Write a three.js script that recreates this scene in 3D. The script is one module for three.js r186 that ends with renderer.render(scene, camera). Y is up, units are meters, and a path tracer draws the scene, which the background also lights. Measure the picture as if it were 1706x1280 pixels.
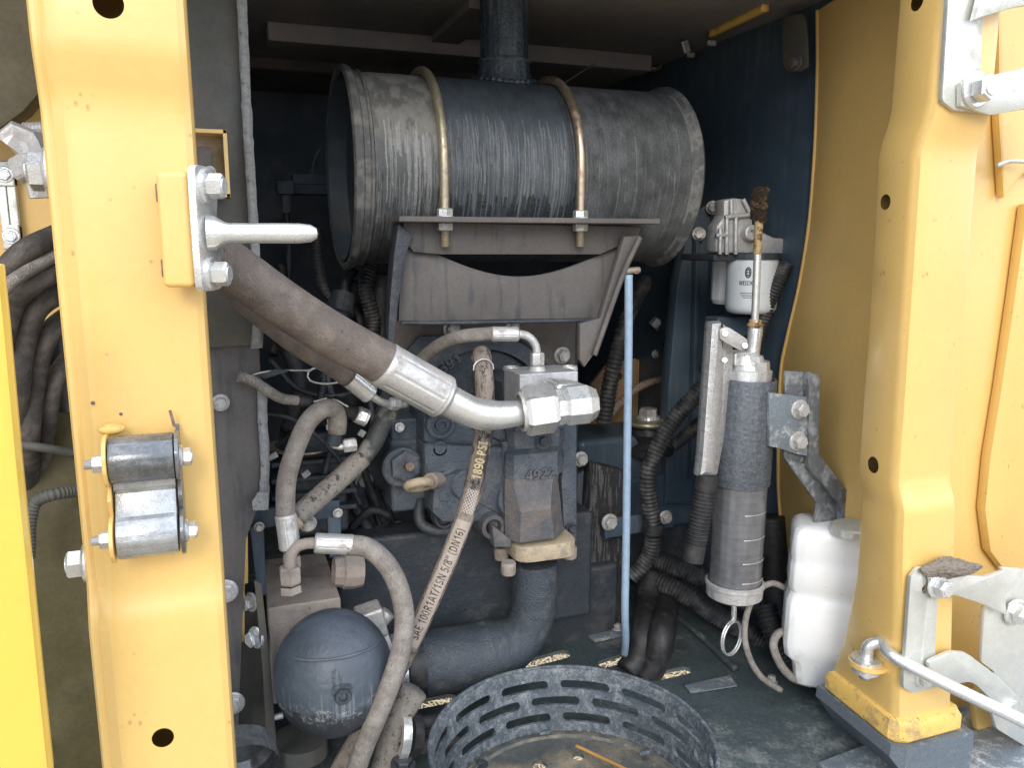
import * as THREE from 'three';
import { RoundedBoxGeometry } from 'three/addons/geometries/RoundedBoxGeometry.js';
import { mergeGeometries, toCreasedNormals, mergeVertices } from 'three/addons/utils/BufferGeometryUtils.js';
import { FontLoader } from 'three/addons/loaders/FontLoader.js';
import { TextGeometry } from 'three/addons/geometries/TextGeometry.js';
import { Brush, Evaluator, SUBTRACTION } from 'three-bvh-csg';

// ---------------------------------------------------------------- camera, sky, sun, exposure
const scene = new THREE.Scene();
const FOC = 1340, YAW = 20 * Math.PI / 180, PIT = 10 * Math.PI / 180;
const CAM = new THREE.Vector3(0, 1.68, 0);
const FWD = new THREE.Vector3(Math.sin(YAW) * Math.cos(PIT), -Math.sin(PIT), -Math.cos(YAW) * Math.cos(PIT));
const camera = new THREE.PerspectiveCamera(2 * Math.atan(640 / FOC) * 180 / Math.PI, 1706 / 1280, 0.02, 200);
camera.position.copy(CAM); camera.lookAt(CAM.clone().add(FWD)); camera.updateMatrixWorld();
const renderer = new THREE.WebGLRenderer();
renderer.toneMapping = THREE.LinearToneMapping;
renderer.toneMappingExposure = 2.1;
renderer.shadowMap.enabled = true;
{ // overcast sky
  const w = 256, h = 128, d = new Float32Array(w * h * 4);
  for (let j = 0; j < h; j++) for (let i = 0; i < w; i++) {
    const e = ((j + .5) / h - .5) * Math.PI, a = i / w * Math.PI * 2, s = Math.sin(e);
    const c = .5 + .22 * Math.sin(a * 3 + 5 * s) * Math.cos(a * 2 - 3 * s) + .12 * Math.sin(a * 7 + 9 * s);
    let L = s > 0 ? .95 + .25 * s + .16 * (c - .5) * Math.cos(e) : .3;
    const k = (j * w + i) * 4;
    d[k] = L * .905; d[k + 1] = L * .99; d[k + 2] = L * 1.14; d[k + 3] = 1;
  }
  const t = new THREE.DataTexture(d, w, h, THREE.RGBAFormat, THREE.FloatType);
  t.mapping = THREE.EquirectangularReflectionMapping; t.magFilter = t.minFilter = THREE.LinearFilter; t.needsUpdate = true;
  scene.background = t; scene.environment = t;
}
const sun = new THREE.DirectionalLight(0xfff3e2, .8);
sun.position.set(-1.6, 4.2, 4.0); sun.target.position.set(.35, 1.4, -1); sun.castShadow = true;
Object.assign(sun.shadow.camera, { left: -3, right: 3, top: 3, bottom: -3, near: .1, far: 12 });
sun.shadow.mapSize.set(2048, 2048); sun.shadow.radius = 40;
scene.add(sun, sun.target);

// ---------------------------------------------------------------- helpers: rays, noise, textures
let seed = 20240611;
const rnd = () => { seed = (seed * 1664525 + 1013904223) >>> 0; return seed / 4294967296; };
const V = (x, y, z) => new THREE.Vector3(x, y, z);
const rightV = V(1, 0, 0).applyQuaternion(camera.quaternion), upV = V(0, 1, 0).applyQuaternion(camera.quaternion);
const rayTo = (px, py) => FWD.clone().addScaledVector(rightV, (px - 853) / FOC).addScaledVector(upV, (640 - py) / FOC);
const Z = (px, py, z) => { const r = rayTo(px, py); return CAM.clone().addScaledVector(r, z / r.z); };          // where a line of sight meets a front-parallel plane
const X = (px, py, x) => { const r = rayTo(px, py); return CAM.clone().addScaledVector(r, x / r.x); };
const Y = (px, py, y) => { const r = rayTo(px, py); return CAM.clone().addScaledVector(r, (y - CAM.y) / r.y); };
const sz = (px, p) => px / FOC * p.clone().sub(CAM).dot(FWD);                                                  // size in metres of px pixels at point p
const clamp = (x, a = 0, b = 1) => Math.min(b, Math.max(a, x));
const sst = (a, b, x) => { const t = clamp((x - a) / (b - a)); return t * t * (3 - 2 * t); };
const mix = (a, b, t) => a + (b - a) * t;

const NS = 512;
function noiseField(fx, fy, oct, sd) {            // tileable value noise, 0..1
  const out = new Float32Array(NS * NS); let amp = 1, tot = 0;
  for (let o = 0; o < oct; o++) {
    const gx = fx << o, gy = fy << o; if (gx > NS || gy > NS) break;
    let s = sd * 977 + o * 131 + 7; const g = new Float32Array(gx * gy);
    for (let i = 0; i < g.length; i++) { s = (s * 1664525 + 1013904223) >>> 0; g[i] = s / 4294967296; }
    for (let j = 0; j < NS; j++) {
      const y = j / NS * gy, y0 = Math.floor(y), ty = y - y0, wy = ty * ty * (3 - 2 * ty), r0 = (y0 % gy) * gx, r1 = ((y0 + 1) % gy) * gx;
      for (let i = 0; i < NS; i++) {
        const x = i / NS * gx, x0 = Math.floor(x), tx = x - x0, wx = tx * tx * (3 - 2 * tx), a = x0 % gx, b = (x0 + 1) % gx;
        out[j * NS + i] += amp * mix(mix(g[r0 + a], g[r0 + b], wx), mix(g[r1 + a], g[r1 + b], wx), wy);
      }
    }
    tot += amp; amp *= .55;
  }
  for (let i = 0; i < out.length; i++) out[i] = clamp((out[i] / tot - .5) * 1.7 + .5);
  return out;
}
const FA = noiseField(4, 4, 6, 1), FB = noiseField(14, 14, 5, 2), FC = noiseField(128, 128, 3, 3), FS = noiseField(40, 4, 4, 4), FT = noiseField(4, 48, 4, 5);
const fld = (F, u, v) => { const i = ((Math.floor(u * NS) % NS) + NS) % NS, j = ((Math.floor(v * NS) % NS) + NS) % NS; return F[j * NS + i]; };
const enc = (l) => { l = clamp(l); return Math.round(255 * (l <= .0031308 ? 12.92 * l : 1.055 * Math.pow(l, 1 / 2.4) - .055)); };
function dataTex(w, h, fn, color = true) {
  const d = new Uint8Array(w * h * 4);
  for (let j = 0; j < h; j++) for (let i = 0; i < w; i++) {
    const c = fn((i + .5) / w, (j + .5) / h), k = (j * w + i) * 4;
    if (color) { d[k] = enc(c[0]); d[k + 1] = enc(c[1]); d[k + 2] = enc(c[2]); } else d[k] = d[k + 1] = d[k + 2] = Math.round(255 * clamp(c));
    d[k + 3] = 255;
  }
  const t = new THREE.DataTexture(d, w, h); t.wrapS = t.wrapT = THREE.RepeatWrapping; t.magFilter = THREE.LinearFilter; t.minFilter = THREE.LinearMipmapLinearFilter;
  t.generateMipmaps = true; if (color) t.colorSpace = THREE.SRGBColorSpace; t.needsUpdate = true; return t;
}
const sharedRough = dataTex(512, 512, (u, v) => .8 + .35 * (fld(FA, u, v) - .5) + .25 * (fld(FB, u, v) - .5), false);
const sharedBump = dataTex(512, 512, (u, v) => .15 * fld(FA, u, v) + .45 * fld(FB, u, v) + .4 * fld(FC, u, v), false);
// one material: clean colour c, dirt colour d where the noise passes thr; specks of colour k
function M(c, d, o = {}) {
  const { thr = .55, soft = .2, amt = 1, r = .5, rd = .9, metal = 0, md = 0, size = .25, grain = .2, bump = 0, streak = 0, k, kthr = .8, cc = 0, ccr = .2, n = 256, fine = 0, extra = {} } = o;
  const off = rnd(), off2 = rnd();
  const T = (u, v) => {
    let f = .62 * fld(FA, u + off, v + off2) + .38 * fld(FB, u + off2, v + off);
    if (fine) f = mix(f, .55 * fld(FB, u * 2 + off, v * 2 + off2) + .45 * fld(FC, u + off2, v + off), fine);
    if (streak) f = mix(f, fld(streak > 0 ? FS : FT, u + off, v + off2), Math.abs(streak));
    return sst(thr - soft, thr + soft, f) * amt;
  };
  const K = (u, v) => k ? sst(kthr - .05, kthr + .05, .5 * fld(FB, u * 2 + off2, v * 2 + off) + .5 * fld(FC, u + off, v)) : 0;
  const map = dataTex(n, n, (u, v) => {
    const t = T(u, v), g = 1 + grain * (fld(FC, u + off, v + off) - .5) + grain * .6 * (fld(FB, u + off, v) - .5), q = K(u, v);
    return [0, 1, 2].map((i) => mix(mix(c[i], d[i], t) * g, k ? k[i] : 0, q));
  });
  const rep = (t) => { t.repeat.set(1 / size, 1 / size); return t; };
  const P = { map: rep(map), roughness: 1, metalness: metal };
  if (metal) { // roughness and metalness follow the dirt: green and blue of one texture
    const d = new Uint8Array(n * n * 4);
    for (let j = 0; j < n; j++) for (let i = 0; i < n; i++) { const u = (i + .5) / n, v = (j + .5) / n, q = Math.max(T(u, v), K(u, v)), k = (j * n + i) * 4; d[k] = 0; d[k + 1] = 255 * clamp(mix(r, rd, q) + .15 * (fld(FB, u, v + off) - .5)); d[k + 2] = 255 * mix(metal, md, q); d[k + 3] = 255; }
    const t = new THREE.DataTexture(d, n, n); t.wrapS = t.wrapT = THREE.RepeatWrapping; t.magFilter = THREE.LinearFilter; t.minFilter = THREE.LinearMipmapLinearFilter; t.generateMipmaps = true; t.needsUpdate = true;
    P.metalness = 1; P.roughnessMap = P.metalnessMap = rep(t);
  } else { P.roughnessMap = rep(sharedRough.clone()); P.roughness = Math.min(1, mix(r, rd, thr < .55 ? .6 : .4) * 1.12); }
  if (bump) { P.bumpMap = rep(sharedBump.clone()); P.bumpScale = bump; }
  if (cc) { P.clearcoat = cc; P.clearcoatRoughness = ccr; }
  return new THREE.MeshPhysicalMaterial({ ...P, ...extra });
}
const flat = (c, r, metal = 0) => new THREE.MeshStandardMaterial({ color: new THREE.Color().setRGB(...c), roughness: r, metalness: metal });

const m = {
  yellow: M([.745, .49, .158], [.715, .475, .17], { r: .36, rd: .46, thr: .62, soft: .3, amt: .6, size: .5, grain: .04, bump: .00012, cc: .6, ccr: .22, k: [.42, .25, .09], kthr: .9 }),
  yellowIn: M([.68, .445, .145], [.55, .39, .17], { r: .5, rd: .75, thr: .6, soft: .35, amt: .5, size: .6, grain: .06, cc: .12, ccr: .35 }),
  yellowDirty: M([.76, .49, .13], [.42, .28, .13], { r: .45, rd: .9, thr: .6, soft: .14, size: .2, grain: .1, fine: .3, k: [.22, .15, .08], kthr: .8 }),
  yellowSharp: M([.78, .52, .085], [.74, .49, .10], { r: .3, rd: .45, size: .5, grain: .03, cc: .4, ccr: .12 }),
  olive: M([.10, .085, .046], [.085, .07, .04], { r: .7, size: .4, grain: .25 }),
  dark: M([.042, .06, .082], [.075, .085, .095], { r: .55, rd: .9, thr: .6, size: .5, grain: .25, bump: .0006 }),
  navy: M([.048, .076, .106], [.085, .105, .125], { r: .42, rd: .8, thr: .6, soft: .25, size: .35, grain: .2, streak: .4 }),
  sheet: M([.085, .085, .075], [.12, .10, .075], { r: .6, rd: .95, thr: .55, soft: .3, size: .4, grain: .2 }),
  brown: M([.098, .092, .090], [.14, .122, .108], { r: .65, rd: .95, thr: .5, soft: .3, size: .3, grain: .2, fine: .15, bump: .0005 }),
  brownStreak: M([.105, .096, .091], [.062, .063, .067], { r: .8, rd: .6, thr: .62, soft: .16, size: .34, grain: .18, streak: .6 }),
  cast: M([.070, .090, .115], [.15, .145, .143], { r: .45, rd: .95, thr: .62, soft: .3, size: .2, grain: .25, fine: .3, bump: .0016, k: [.03, .034, .04], kthr: .82 }),
  castDust: M([.085, .094, .108], [.175, .148, .13], { r: .7, rd: .98, thr: .56, soft: .3, size: .16, grain: .25, fine: .3, bump: .0014 }),
  castDark: M([.032, .040, .050], [.075, .078, .082], { r: .5, rd: .9, thr: .6, size: .25, grain: .25, fine: .3, bump: .001 }),
  dustBlock: M([.33, .28, .24], [.22, .19, .17], { r: .9, rd: .95, thr: .6, size: .15, grain: .18, bump: .0008, k: [.06, .05, .045], kthr: .86 }),
  tan: M([.46, .38, .26], [.28, .24, .18], { r: .8, rd: .95, thr: .62, size: .1, grain: .15, bump: .001 }),
  zinc: M([.74, .75, .74], [.48, .48, .46], { r: .3, rd: .55, metal: .72, md: .4, thr: .66, soft: .25, size: .12, grain: .12, fine: .3, bump: .0003 }),
  zincDirty: M([.62, .62, .61], [.36, .33, .30], { r: .42, rd: .85, metal: .62, md: .1, thr: .54, soft: .22, size: .08, grain: .2, fine: .3, bump: .0005 }),
  plate: M([.66, .67, .62], [.5, .49, .43], { r: .42, rd: .7, metal: .6, md: .3, thr: .58, size: .16, grain: .08, bump: .0003 }),
  alu: M([.52, .53, .54], [.33, .33, .33], { r: .45, rd: .7, metal: .5, md: .2, thr: .6, soft: .25, size: .1, grain: .15, bump: .0006 }),
  gold: M([.46, .41, .29], [.28, .25, .20], { r: .35, rd: .65, metal: .85, md: .4, thr: .5, soft: .3, size: .06, grain: .2, fine: .3 }),
  rubber: M([.018, .019, .021], [.045, .042, .04], { r: .5, rd: .85, thr: .6, size: .12, grain: .3, bump: .0006 }),
  rubberDust: M([.05, .046, .042], [.15, .125, .105], { r: .7, rd: .95, thr: .5, soft: .3, size: .1, grain: .25, bump: .0008 }),
  hoseBig: M([.15, .125, .11], [.22, .185, .155], { r: .9, rd: .98, thr: .55, soft: .25, size: .14, grain: .3, bump: .0012, k: [.03, .028, .026], kthr: .855 }),
  hoseGrey: M([.20, .178, .158], [.31, .285, .255], { r: .85, rd: .95, thr: .5, soft: .3, size: .1, grain: .3, fine: .25, bump: .0016, k: [.07, .063, .055], kthr: .82 }),
  hoseMud: M([.27, .245, .215], [.035, .034, .032], { r: .9, rd: .7, thr: .595, soft: .05, size: .08, grain: .3, fine: .6, bump: .0018 }),
  hoseOil: M([.05, .055, .055], [.20, .19, .165], { r: .35, rd: .9, thr: .55, soft: .1, size: .12, grain: .3, bump: .001 }),
  conduit: M([.025, .027, .03], [.10, .095, .088], { r: .45, rd: .85, thr: .55, soft: .25, size: .1, grain: .25 }),
  ball: M([.075, .095, .125], [.12, .135, .155], { r: .42, rd: .85, thr: .55, soft: .25, size: .2, grain: .15, bump: .0004 }),
  pipe: M([.05, .062, .076], [.13, .13, .12], { r: .4, rd: .9, thr: .62, soft: .2, size: .16, grain: .25, fine: .3, bump: .002 }),
  oily: M([.026, .038, .052], [.065, .085, .105], { r: .2, rd: .5, thr: .6, size: .12, grain: .3, bump: .0012, streak: .6 }),
  smudge: M([.13, .14, .15], [.30, .31, .315], { r: .24, rd: .4, metal: .6, md: .55, thr: .58, soft: .4, size: .09, grain: .2, fine: .4, bump: .0002 }),
  hammer: M([.10, .115, .135], [.165, .178, .192], { r: .3, rd: .5, metal: .35, md: .3, thr: .55, soft: .16, size: .06, grain: .2, fine: .85, bump: .0008 }),
  floor: M([.07, .092, .098], [.20, .215, .21], { r: .36, rd: .9, thr: .62, soft: .14, size: .42, grain: .35, fine: .35, bump: .001, k: [.24, .23, .2], kthr: .88, n: 512 }),
  worn: M([.16, .19, .215], [.46, .47, .46], { r: .5, rd: .7, thr: .58, soft: .16, size: .3, grain: .25, fine: .5, bump: .0008, n: 512 }),
  bowl: M([.066, .082, .098], [.21, .23, .24], { r: .5, rd: .9, thr: .54, soft: .22, size: .16, grain: .45, fine: .65, bump: .0014 }),
  bowlDisc: M([.085, .095, .095], [.25, .21, .145], { r: .6, rd: .95, thr: .48, soft: .25, size: .22, grain: .3, fine: .25, bump: .001 }),
  white: M([.80, .81, .80], [.66, .66, .62], { r: .38, rd: .6, thr: .66, soft: .12, size: .25, grain: .03, k: [.3, .27, .23], kthr: .93 }),
  blue: M([.30, .41, .54], [.24, .33, .43], { r: .35, rd: .6, size: .12, grain: .12, fine: .3, k: [.16, .18, .2], kthr: .86 }),
  foam: M([.62, .64, .64], [.2, .19, .18], { r: .35, rd: .9, metal: .35, md: 0, thr: .6, soft: .12, size: .05, grain: .5, fine: .4, bump: .004 }),
  wood: M([.03, .032, .036], [.12, .12, .12], { r: .7, rd: .9, thr: .62, soft: .1, size: .12, grain: .3, bump: .003, streak: .8 }),
  rust: M([.26, .20, .16], [.14, .095, .07], { r: .8, rd: .95, thr: .5, size: .06, grain: .3, bump: .001 }),
  grease: M([.05, .032, .018], [.22, .15, .07], { r: .16, rd: .4, thr: .6, soft: .15, size: .03, grain: .3, bump: .003 }),
  greasyRod: M([.38, .27, .13], [.10, .06, .03], { r: .25, rd: .35, thr: .55, soft: .1, size: .04, grain: .2 }),
  ceiling: M([.19, .185, .20], [.24, .215, .205], { r: .7, rd: .95, thr: .5, soft: .3, size: .5, grain: .12, streak: .3 }),
  ground: M([.30, .24, .16], [.20, .16, .11], { r: .95, rd: 1, size: 1.2, grain: .5, bump: .01 }),
  rearPlate: M([.34, .21, .10], [.25, .17, .10], { r: .7, size: .2, grain: .2 }),
  straw: M([.62, .50, .32], [.42, .34, .22], { r: .8, rd: .9, size: .05, grain: .3 }),
  twig: flat([.45, .25, .08], .6),
  oliveDark: M([.060, .048, .014], [.085, .07, .03], { r: .7, size: .4, grain: .3 }),
  strapSilver: M([.46, .48, .49], [.24, .25, .26], { r: .3, rd: .45, metal: .6, md: .5, thr: .6, soft: .35, size: .08, grain: .2, fine: .35, bump: .0003 }),
  pedestal: M([.12, .14, .16], [.30, .32, .325], { r: .55, rd: .75, thr: .66, soft: .14, size: .25, grain: .25, fine: .45, bump: .0008 }),
  mud: M([.30, .25, .20], [.20, .165, .135], { r: .95, rd: 1, size: .06, grain: .35, bump: .003 }),
};

// ---------------------------------------------------------------- helpers: geometry
function boxUV(g) {                                // uv in metres, by the axis each face looks along
  const n = g.index ? g.toNonIndexed() : g, p = n.attributes.position, uv = new Float32Array(p.count * 2);
  const a = V(0, 0, 0), b = V(0, 0, 0), c = V(0, 0, 0), e = V(0, 0, 0), f = V(0, 0, 0);
  for (let i = 0; i < p.count; i += 3) {
    a.fromBufferAttribute(p, i); b.fromBufferAttribute(p, i + 1); c.fromBufferAttribute(p, i + 2);
    e.subVectors(b, a); f.subVectors(c, a); e.cross(f); const ax = Math.abs(e.x), ay = Math.abs(e.y), az = Math.abs(e.z);
    [a, b, c].forEach((q, j) => { const k = (i + j) * 2; if (ax >= ay && ax >= az) { uv[k] = q.z; uv[k + 1] = q.y; } else if (ay >= az) { uv[k] = q.x; uv[k + 1] = q.z; } else { uv[k] = q.x; uv[k + 1] = q.y; } });
  }
  n.setAttribute('uv', new THREE.BufferAttribute(uv, 2)); return n;
}
const clean = (g) => { g = g.index ? g.toNonIndexed() : g; for (const k of Object.keys(g.attributes)) if (!['position', 'normal', 'uv'].includes(k)) g.deleteAttribute(k); g.clearGroups && g.clearGroups(); return g; };
const used = {};
const numbered = (n) => { used[n] = (used[n] ?? -1) + 1; return used[n] ? `${n}_${String(used[n]).padStart(3, '0')}` : n; };
const things = [];
function thing(name, label, category, group) {
  const o = new THREE.Group(); o.name = numbered(name); o.userData = { label, category }; if (group) o.userData.group = group;
  scene.add(o); things.push(o); return o;
}
function part(name, geos, mat, parent, label) {
  geos = Array.isArray(geos) ? geos.flat(9) : [geos]; let sub = null;
  if (name === 'bolt' && geos.length === 3 && things.includes(parent)) { sub = geos[0]; geos = geos.slice(1); }          // the washer under a bolt head is a piece of the bolt
  geos = geos.map((g) => clean(g.userData.uvDone ? g : boxUV(g)));
  if (name === 'rib' && geos.length > 1) { geos.forEach((q) => { q.userData.uvDone = true; part(name, q, mat, parent, label); }); return null; }
  const g = geos.length > 1 ? mergeGeometries(geos, false) : geos[0];
  const o = new THREE.Mesh(g, mat); o.name = numbered(name); o.castShadow = o.receiveShadow = true; if (label) o.userData.label = label;
  (parent || scene).add(o); if (sub) part('washer', sub, mat, o); return o;
}
const struct = (name, geos, mat, label) => { const o = part(name, geos, mat, scene); o.userData = { kind: 'structure', label }; return o; };
function solo(name, geos, mat, label, category, group) { const o = part(name, geos, mat, scene); o.userData = { label, category }; if (group) o.userData.group = group; return o; }
const CR = (g, a = .6) => toCreasedNormals(g.index ? g.toNonIndexed() : g, a);
function orient(g, p, dir) { g.applyQuaternion(new THREE.Quaternion().setFromUnitVectors(V(0, 1, 0), dir.clone().normalize())); g.translate(p.x, p.y, p.z); return g; }
function box(w, h, d, p, o = {}) {
  const g = new RoundedBoxGeometry(w, h, d, 2, o.b ?? Math.min(w, h, d) * .12);
  if (o.rx) g.rotateX(o.rx); if (o.rz) g.rotateZ(o.rz); if (o.ry) g.rotateY(o.ry); g.translate(p.x, p.y, p.z); return g;
}
const span = (a, b, o) => box(Math.abs(a.x - b.x), Math.abs(a.y - b.y), Math.abs(a.z - b.z), a.clone().add(b).multiplyScalar(.5), o);
function turn(a, b, prof, seg = 32, cr = .5) {     // profile [[fraction, radius]...] turned about the line a-b
  const d = b.clone().sub(a), L = d.length(); return orient(CR(new THREE.LatheGeometry(prof.map(([s, r]) => new THREE.Vector2(Math.max(r, 1e-5), s * L)), seg), cr), a, d);
}
const rod = (a, b, r, seg = 20, ch = .06) => turn(a, b, [[0, 0], [0, r * .9], [ch * .5, r], [1 - ch * .5, r], [1, r * .9], [1, 0]], seg);
function hex(p, dir, af, len, ang = 0) {           // hexagon prism with chamfered ends
  const R = af / Math.sqrt(3), g = new THREE.LatheGeometry([[0, 0], [.9 * R, 0], [R, .12 * len], [R, .86 * len], [.88 * R, len], [0, len]].map(([r, y]) => new THREE.Vector2(Math.max(r, 1e-5), y)), 6, ang).toNonIndexed();
  g.computeVertexNormals(); return orient(g, p, dir);
}
function bolt(p, dir, af, len = af * .6, ang = .3) { // hex head on a washer, a low dish on top
  const d = dir.clone().normalize(), q = p.clone().addScaledVector(d, af * .16), e = q.clone().addScaledVector(d, len);
  return [turn(p.clone().addScaledVector(d, -af * .05), q, [[0, 0], [0, af * .78], [.6, af * .8], [1, af * .72], [1, 0]], 24), hex(q, d, af, len, ang), turn(e.clone().addScaledVector(d, -.02 * af), e.clone().addScaledVector(d, .06 * af), [[0, af * .38], [1, af * .34], [.6, af * .28], [.6, 0]], 20)];
}
function thread(a, b, r, pitch) {
  const L = a.distanceTo(b), n = Math.max(2, Math.round(L / pitch)), pr = [[0, 0]];
  for (let i = 0; i < n; i++) pr.push([i / n, r * .86], [(i + .5) / n, r]); pr.push([1, r * .8], [1, 0]); return turn(a, b, pr, 14, .2);
}
// hose / tube / wire along points; r may depend on (t, s, theta); theta = 0 faces ref
function sweep(pts, r, o = {}) {
  const { m: M_ = 18, ref = V(.2, .3, 1), uvn = false, caps = true } = o;
  const curve = pts.getPointAt ? pts : pts.length === 2 ? new THREE.LineCurve3(pts[0], pts[1]) : new THREE.CatmullRomCurve3(pts, !!o.closed, 'centripetal');
  const L = curve.getLength(), n = o.n ?? Math.max(2, Math.min(120, Math.round(L / .006))), rf = typeof r === 'function' ? r : () => r;
  if (!pts.getPointAt && pts.length > 2) curve.arcLengthDivisions = 400;
  const pos = [], uv = [], idx = []; let N = null, Tp = null;
  for (let i = 0; i <= n; i++) {
    const t = i / n, p = curve.getPointAt(t), T = curve.getTangentAt(t);
    if (!N) { N = ref.clone().addScaledVector(T, -ref.dot(T)).normalize(); } else { const q = new THREE.Quaternion().setFromUnitVectors(Tp, T); N.applyQuaternion(q); N.addScaledVector(T, -N.dot(T)).normalize(); }
    Tp = T; const B = T.clone().cross(N), s = t * L;
    for (let j = 0; j <= M_; j++) {
      const th = j / M_ * Math.PI * 2 - Math.PI, R = rf(t, s, th), c = Math.cos(th) * R, d = Math.sin(th) * R;
      pos.push(p.x + N.x * c + B.x * d, p.y + N.y * c + B.y * d, p.z + N.z * c + B.z * d);
      uv.push(uvn ? t : s, uvn ? j / M_ : (th * rf(t, s, 0)));
    }
  }
  const W = M_ + 1;
  for (let i = 0; i < n; i++) for (let j = 0; j < M_; j++) { const a = i * W + j, b = a + W; idx.push(a, a + 1, b, b, a + 1, b + 1); }
  if (caps && !o.closed) for (const i of [0, n]) {
    const p = curve.getPointAt(i / n), c = pos.length / 3; pos.push(p.x, p.y, p.z); uv.push(uvn ? i / n : i / n * L, 0);
    for (let j = 0; j < M_; j++) { const a = i * W + j; i ? idx.push(a, a + 1, c) : idx.push(a + 1, a, c); }
  }
  const g = new THREE.BufferGeometry(); g.setAttribute('position', new THREE.Float32BufferAttribute(pos, 3)); g.setAttribute('uv', new THREE.Float32BufferAttribute(uv, 2)); g.setIndex(idx);
  g.computeVertexNormals(); // weld the seam
  const nm = g.attributes.normal; for (let i = 0; i <= n; i++) { const a = i * W, b = a + M_, x = nm.getX(a) + nm.getX(b), y = nm.getY(a) + nm.getY(b), z = nm.getZ(a) + nm.getZ(b), l = Math.hypot(x, y, z) || 1; nm.setXYZ(a, x / l, y / l, z / l); nm.setXYZ(b, x / l, y / l, z / l); }
  let h = g.toNonIndexed(); if (o.crease) h = toCreasedNormals(h, o.crease); h.userData.uvDone = true; return h;
}
const Zs = (arr) => arr.map(([x, y, z]) => Z(x, y, z));
const corr = (pts, r, pitch = .0055, o = {}) => { const L = new THREE.CatmullRomCurve3(pts, false, 'centripetal').getLength(); return sweep(pts, (t, s) => r * (1 + .075 * Math.tanh(2.2 * Math.sin(s / pitch * 2 * Math.PI))), { n: Math.round(L / pitch * 7), m: 16, ...o }); };
const ferrule = (a, b, r, ends = .06) => sweep([a, b], (t, s, th) => { // crimped sleeve with pressed lines
  const e = Math.min(t, 1 - t), q = Math.abs(((th * 8 / (2 * Math.PI)) % 1 + 1) % 1 - .5);
  const mid = sst(.1, .14, t) * (1 - sst(.86, .9, t));
  return r * (1 - .16 * (1 - sst(0, ends, e)) - mid * (.05 * (1 - sst(.0, .06, q)) + .015) - .05 * (sst(.90, .91, t) - sst(.925, .935, t)));
}, { n: 60, m: 96 });
function plateShape(pts2, z, t, o = {}) {           // flat plate of thickness t, its front at z, outline in metres
  const s = new THREE.Shape(pts2.map((p) => new THREE.Vector2(p.x, p.y)));
  for (const h of o.holes || []) { const path = new THREE.Path(); if (h.r) path.absarc(h.x, h.y, h.r, 0, Math.PI * 2, true); else path.setFromPoints(h.pts); s.holes.push(path); }
  const b = o.b ?? Math.min(.0015, t * .2);
  const g = new THREE.ExtrudeGeometry(s, { depth: t - 2 * b, bevelEnabled: b > 0, bevelSize: b, bevelThickness: b, bevelOffset: -b, bevelSegments: 2, curveSegments: 20 });
  g.translate(0, 0, z - t + b); return CR(g, .5);
}
const plateZ = (px, z, t, o) => plateShape(px.map(([x, y]) => Z(x, y, z)), z, t, o);
const roundPx = (px, k = 4, f = .18) => { // softened outline
  const out = []; for (let i = 0; i < px.length; i++) { const a = px[(i + px.length - 1) % px.length], b = px[i], c = px[(i + 1) % px.length];
    const A = [mix(b[0], a[0], f), mix(b[1], a[1], f)], C = [mix(b[0], c[0], f), mix(b[1], c[1], f)];
    for (let j = 0; j <= k; j++) { const t = j / k; out.push([(1 - t) ** 2 * A[0] + 2 * t * (1 - t) * b[0] + t * t * C[0], (1 - t) ** 2 * A[1] + 2 * t * (1 - t) * b[1] + t * t * C[1]]); } } return out; };
function plateY(pts2, y, t, o = {}) {               // horizontal plate, top at y; points are (x, z)
  const g = plateShape(pts2.map((p) => ({ x: p.x, y: -p.z })), 0, t, { ...o, holes: (o.holes || []).map((h) => h.r ? { x: h.x, y: -h.z, r: h.r } : { pts: h.pts.map((p) => new THREE.Vector2(p.x, -p.z)) }) });
  g.rotateX(-Math.PI / 2); g.translate(0, y, 0); return g;
}
function plateX(pts2, x, t, o = {}) {               // plate facing -x, its face at x; points are (z, y)
  const g = plateShape(pts2.map((p) => ({ x: p.z, y: p.y })), 0, t, o); g.rotateY(-Math.PI / 2); g.translate(x, 0, 0); return g;
}
function loft(sections, cr = .5) {                  // closed convex sections (arrays of points), bottom to top
  const n = sections[0].length, pos = [], idx = [];
  sections.forEach((s) => s.forEach((p) => pos.push(p.x, p.y, p.z)));
  for (let i = 0; i < sections.length - 1; i++) for (let j = 0; j < n; j++) { const a = i * n + j, b = i * n + (j + 1) % n; idx.push(a, a + n, b, b, a + n, b + n); }
  for (const [i, f] of [[0, 1], [sections.length - 1, 0]]) { const c = pos.length / 3, q = sections[i].reduce((s, p) => s.add(p), V(0, 0, 0)).multiplyScalar(1 / n); pos.push(q.x, q.y, q.z);
    for (let j = 0; j < n; j++) { const a = i * n + j, b = i * n + (j + 1) % n; f ? idx.push(a, b, c) : idx.push(b, a, c); } }
  const g = new THREE.BufferGeometry(); g.setAttribute('position', new THREE.Float32BufferAttribute(pos, 3)); g.setIndex(idx);
  const h = CR(g, cr); h.setAttribute('uv', new THREE.BufferAttribute(new Float32Array(h.attributes.position.count * 2), 2)); return h;
}
const csg = new Evaluator();
function cut(g, tools) { let b = new Brush(g); b.updateMatrixWorld(); for (const t of tools) { const q = new Brush(t); q.updateMatrixWorld(); b = csg.evaluate(b, q, SUBTRACTION); } return b.geometry; }
const cyl = (a, b, r, seg = 28) => { const d = b.clone().sub(a); const g = new THREE.CylinderGeometry(r, r, d.length(), seg); g.translate(0, d.length() / 2, 0); return orient(g, a, d); };
const FR = V(0, 0, 1), UPV = V(0, 1, 0), DN = V(0, -1, 0), LF = V(-1, 0, 0), RT = V(1, 0, 0);
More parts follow.
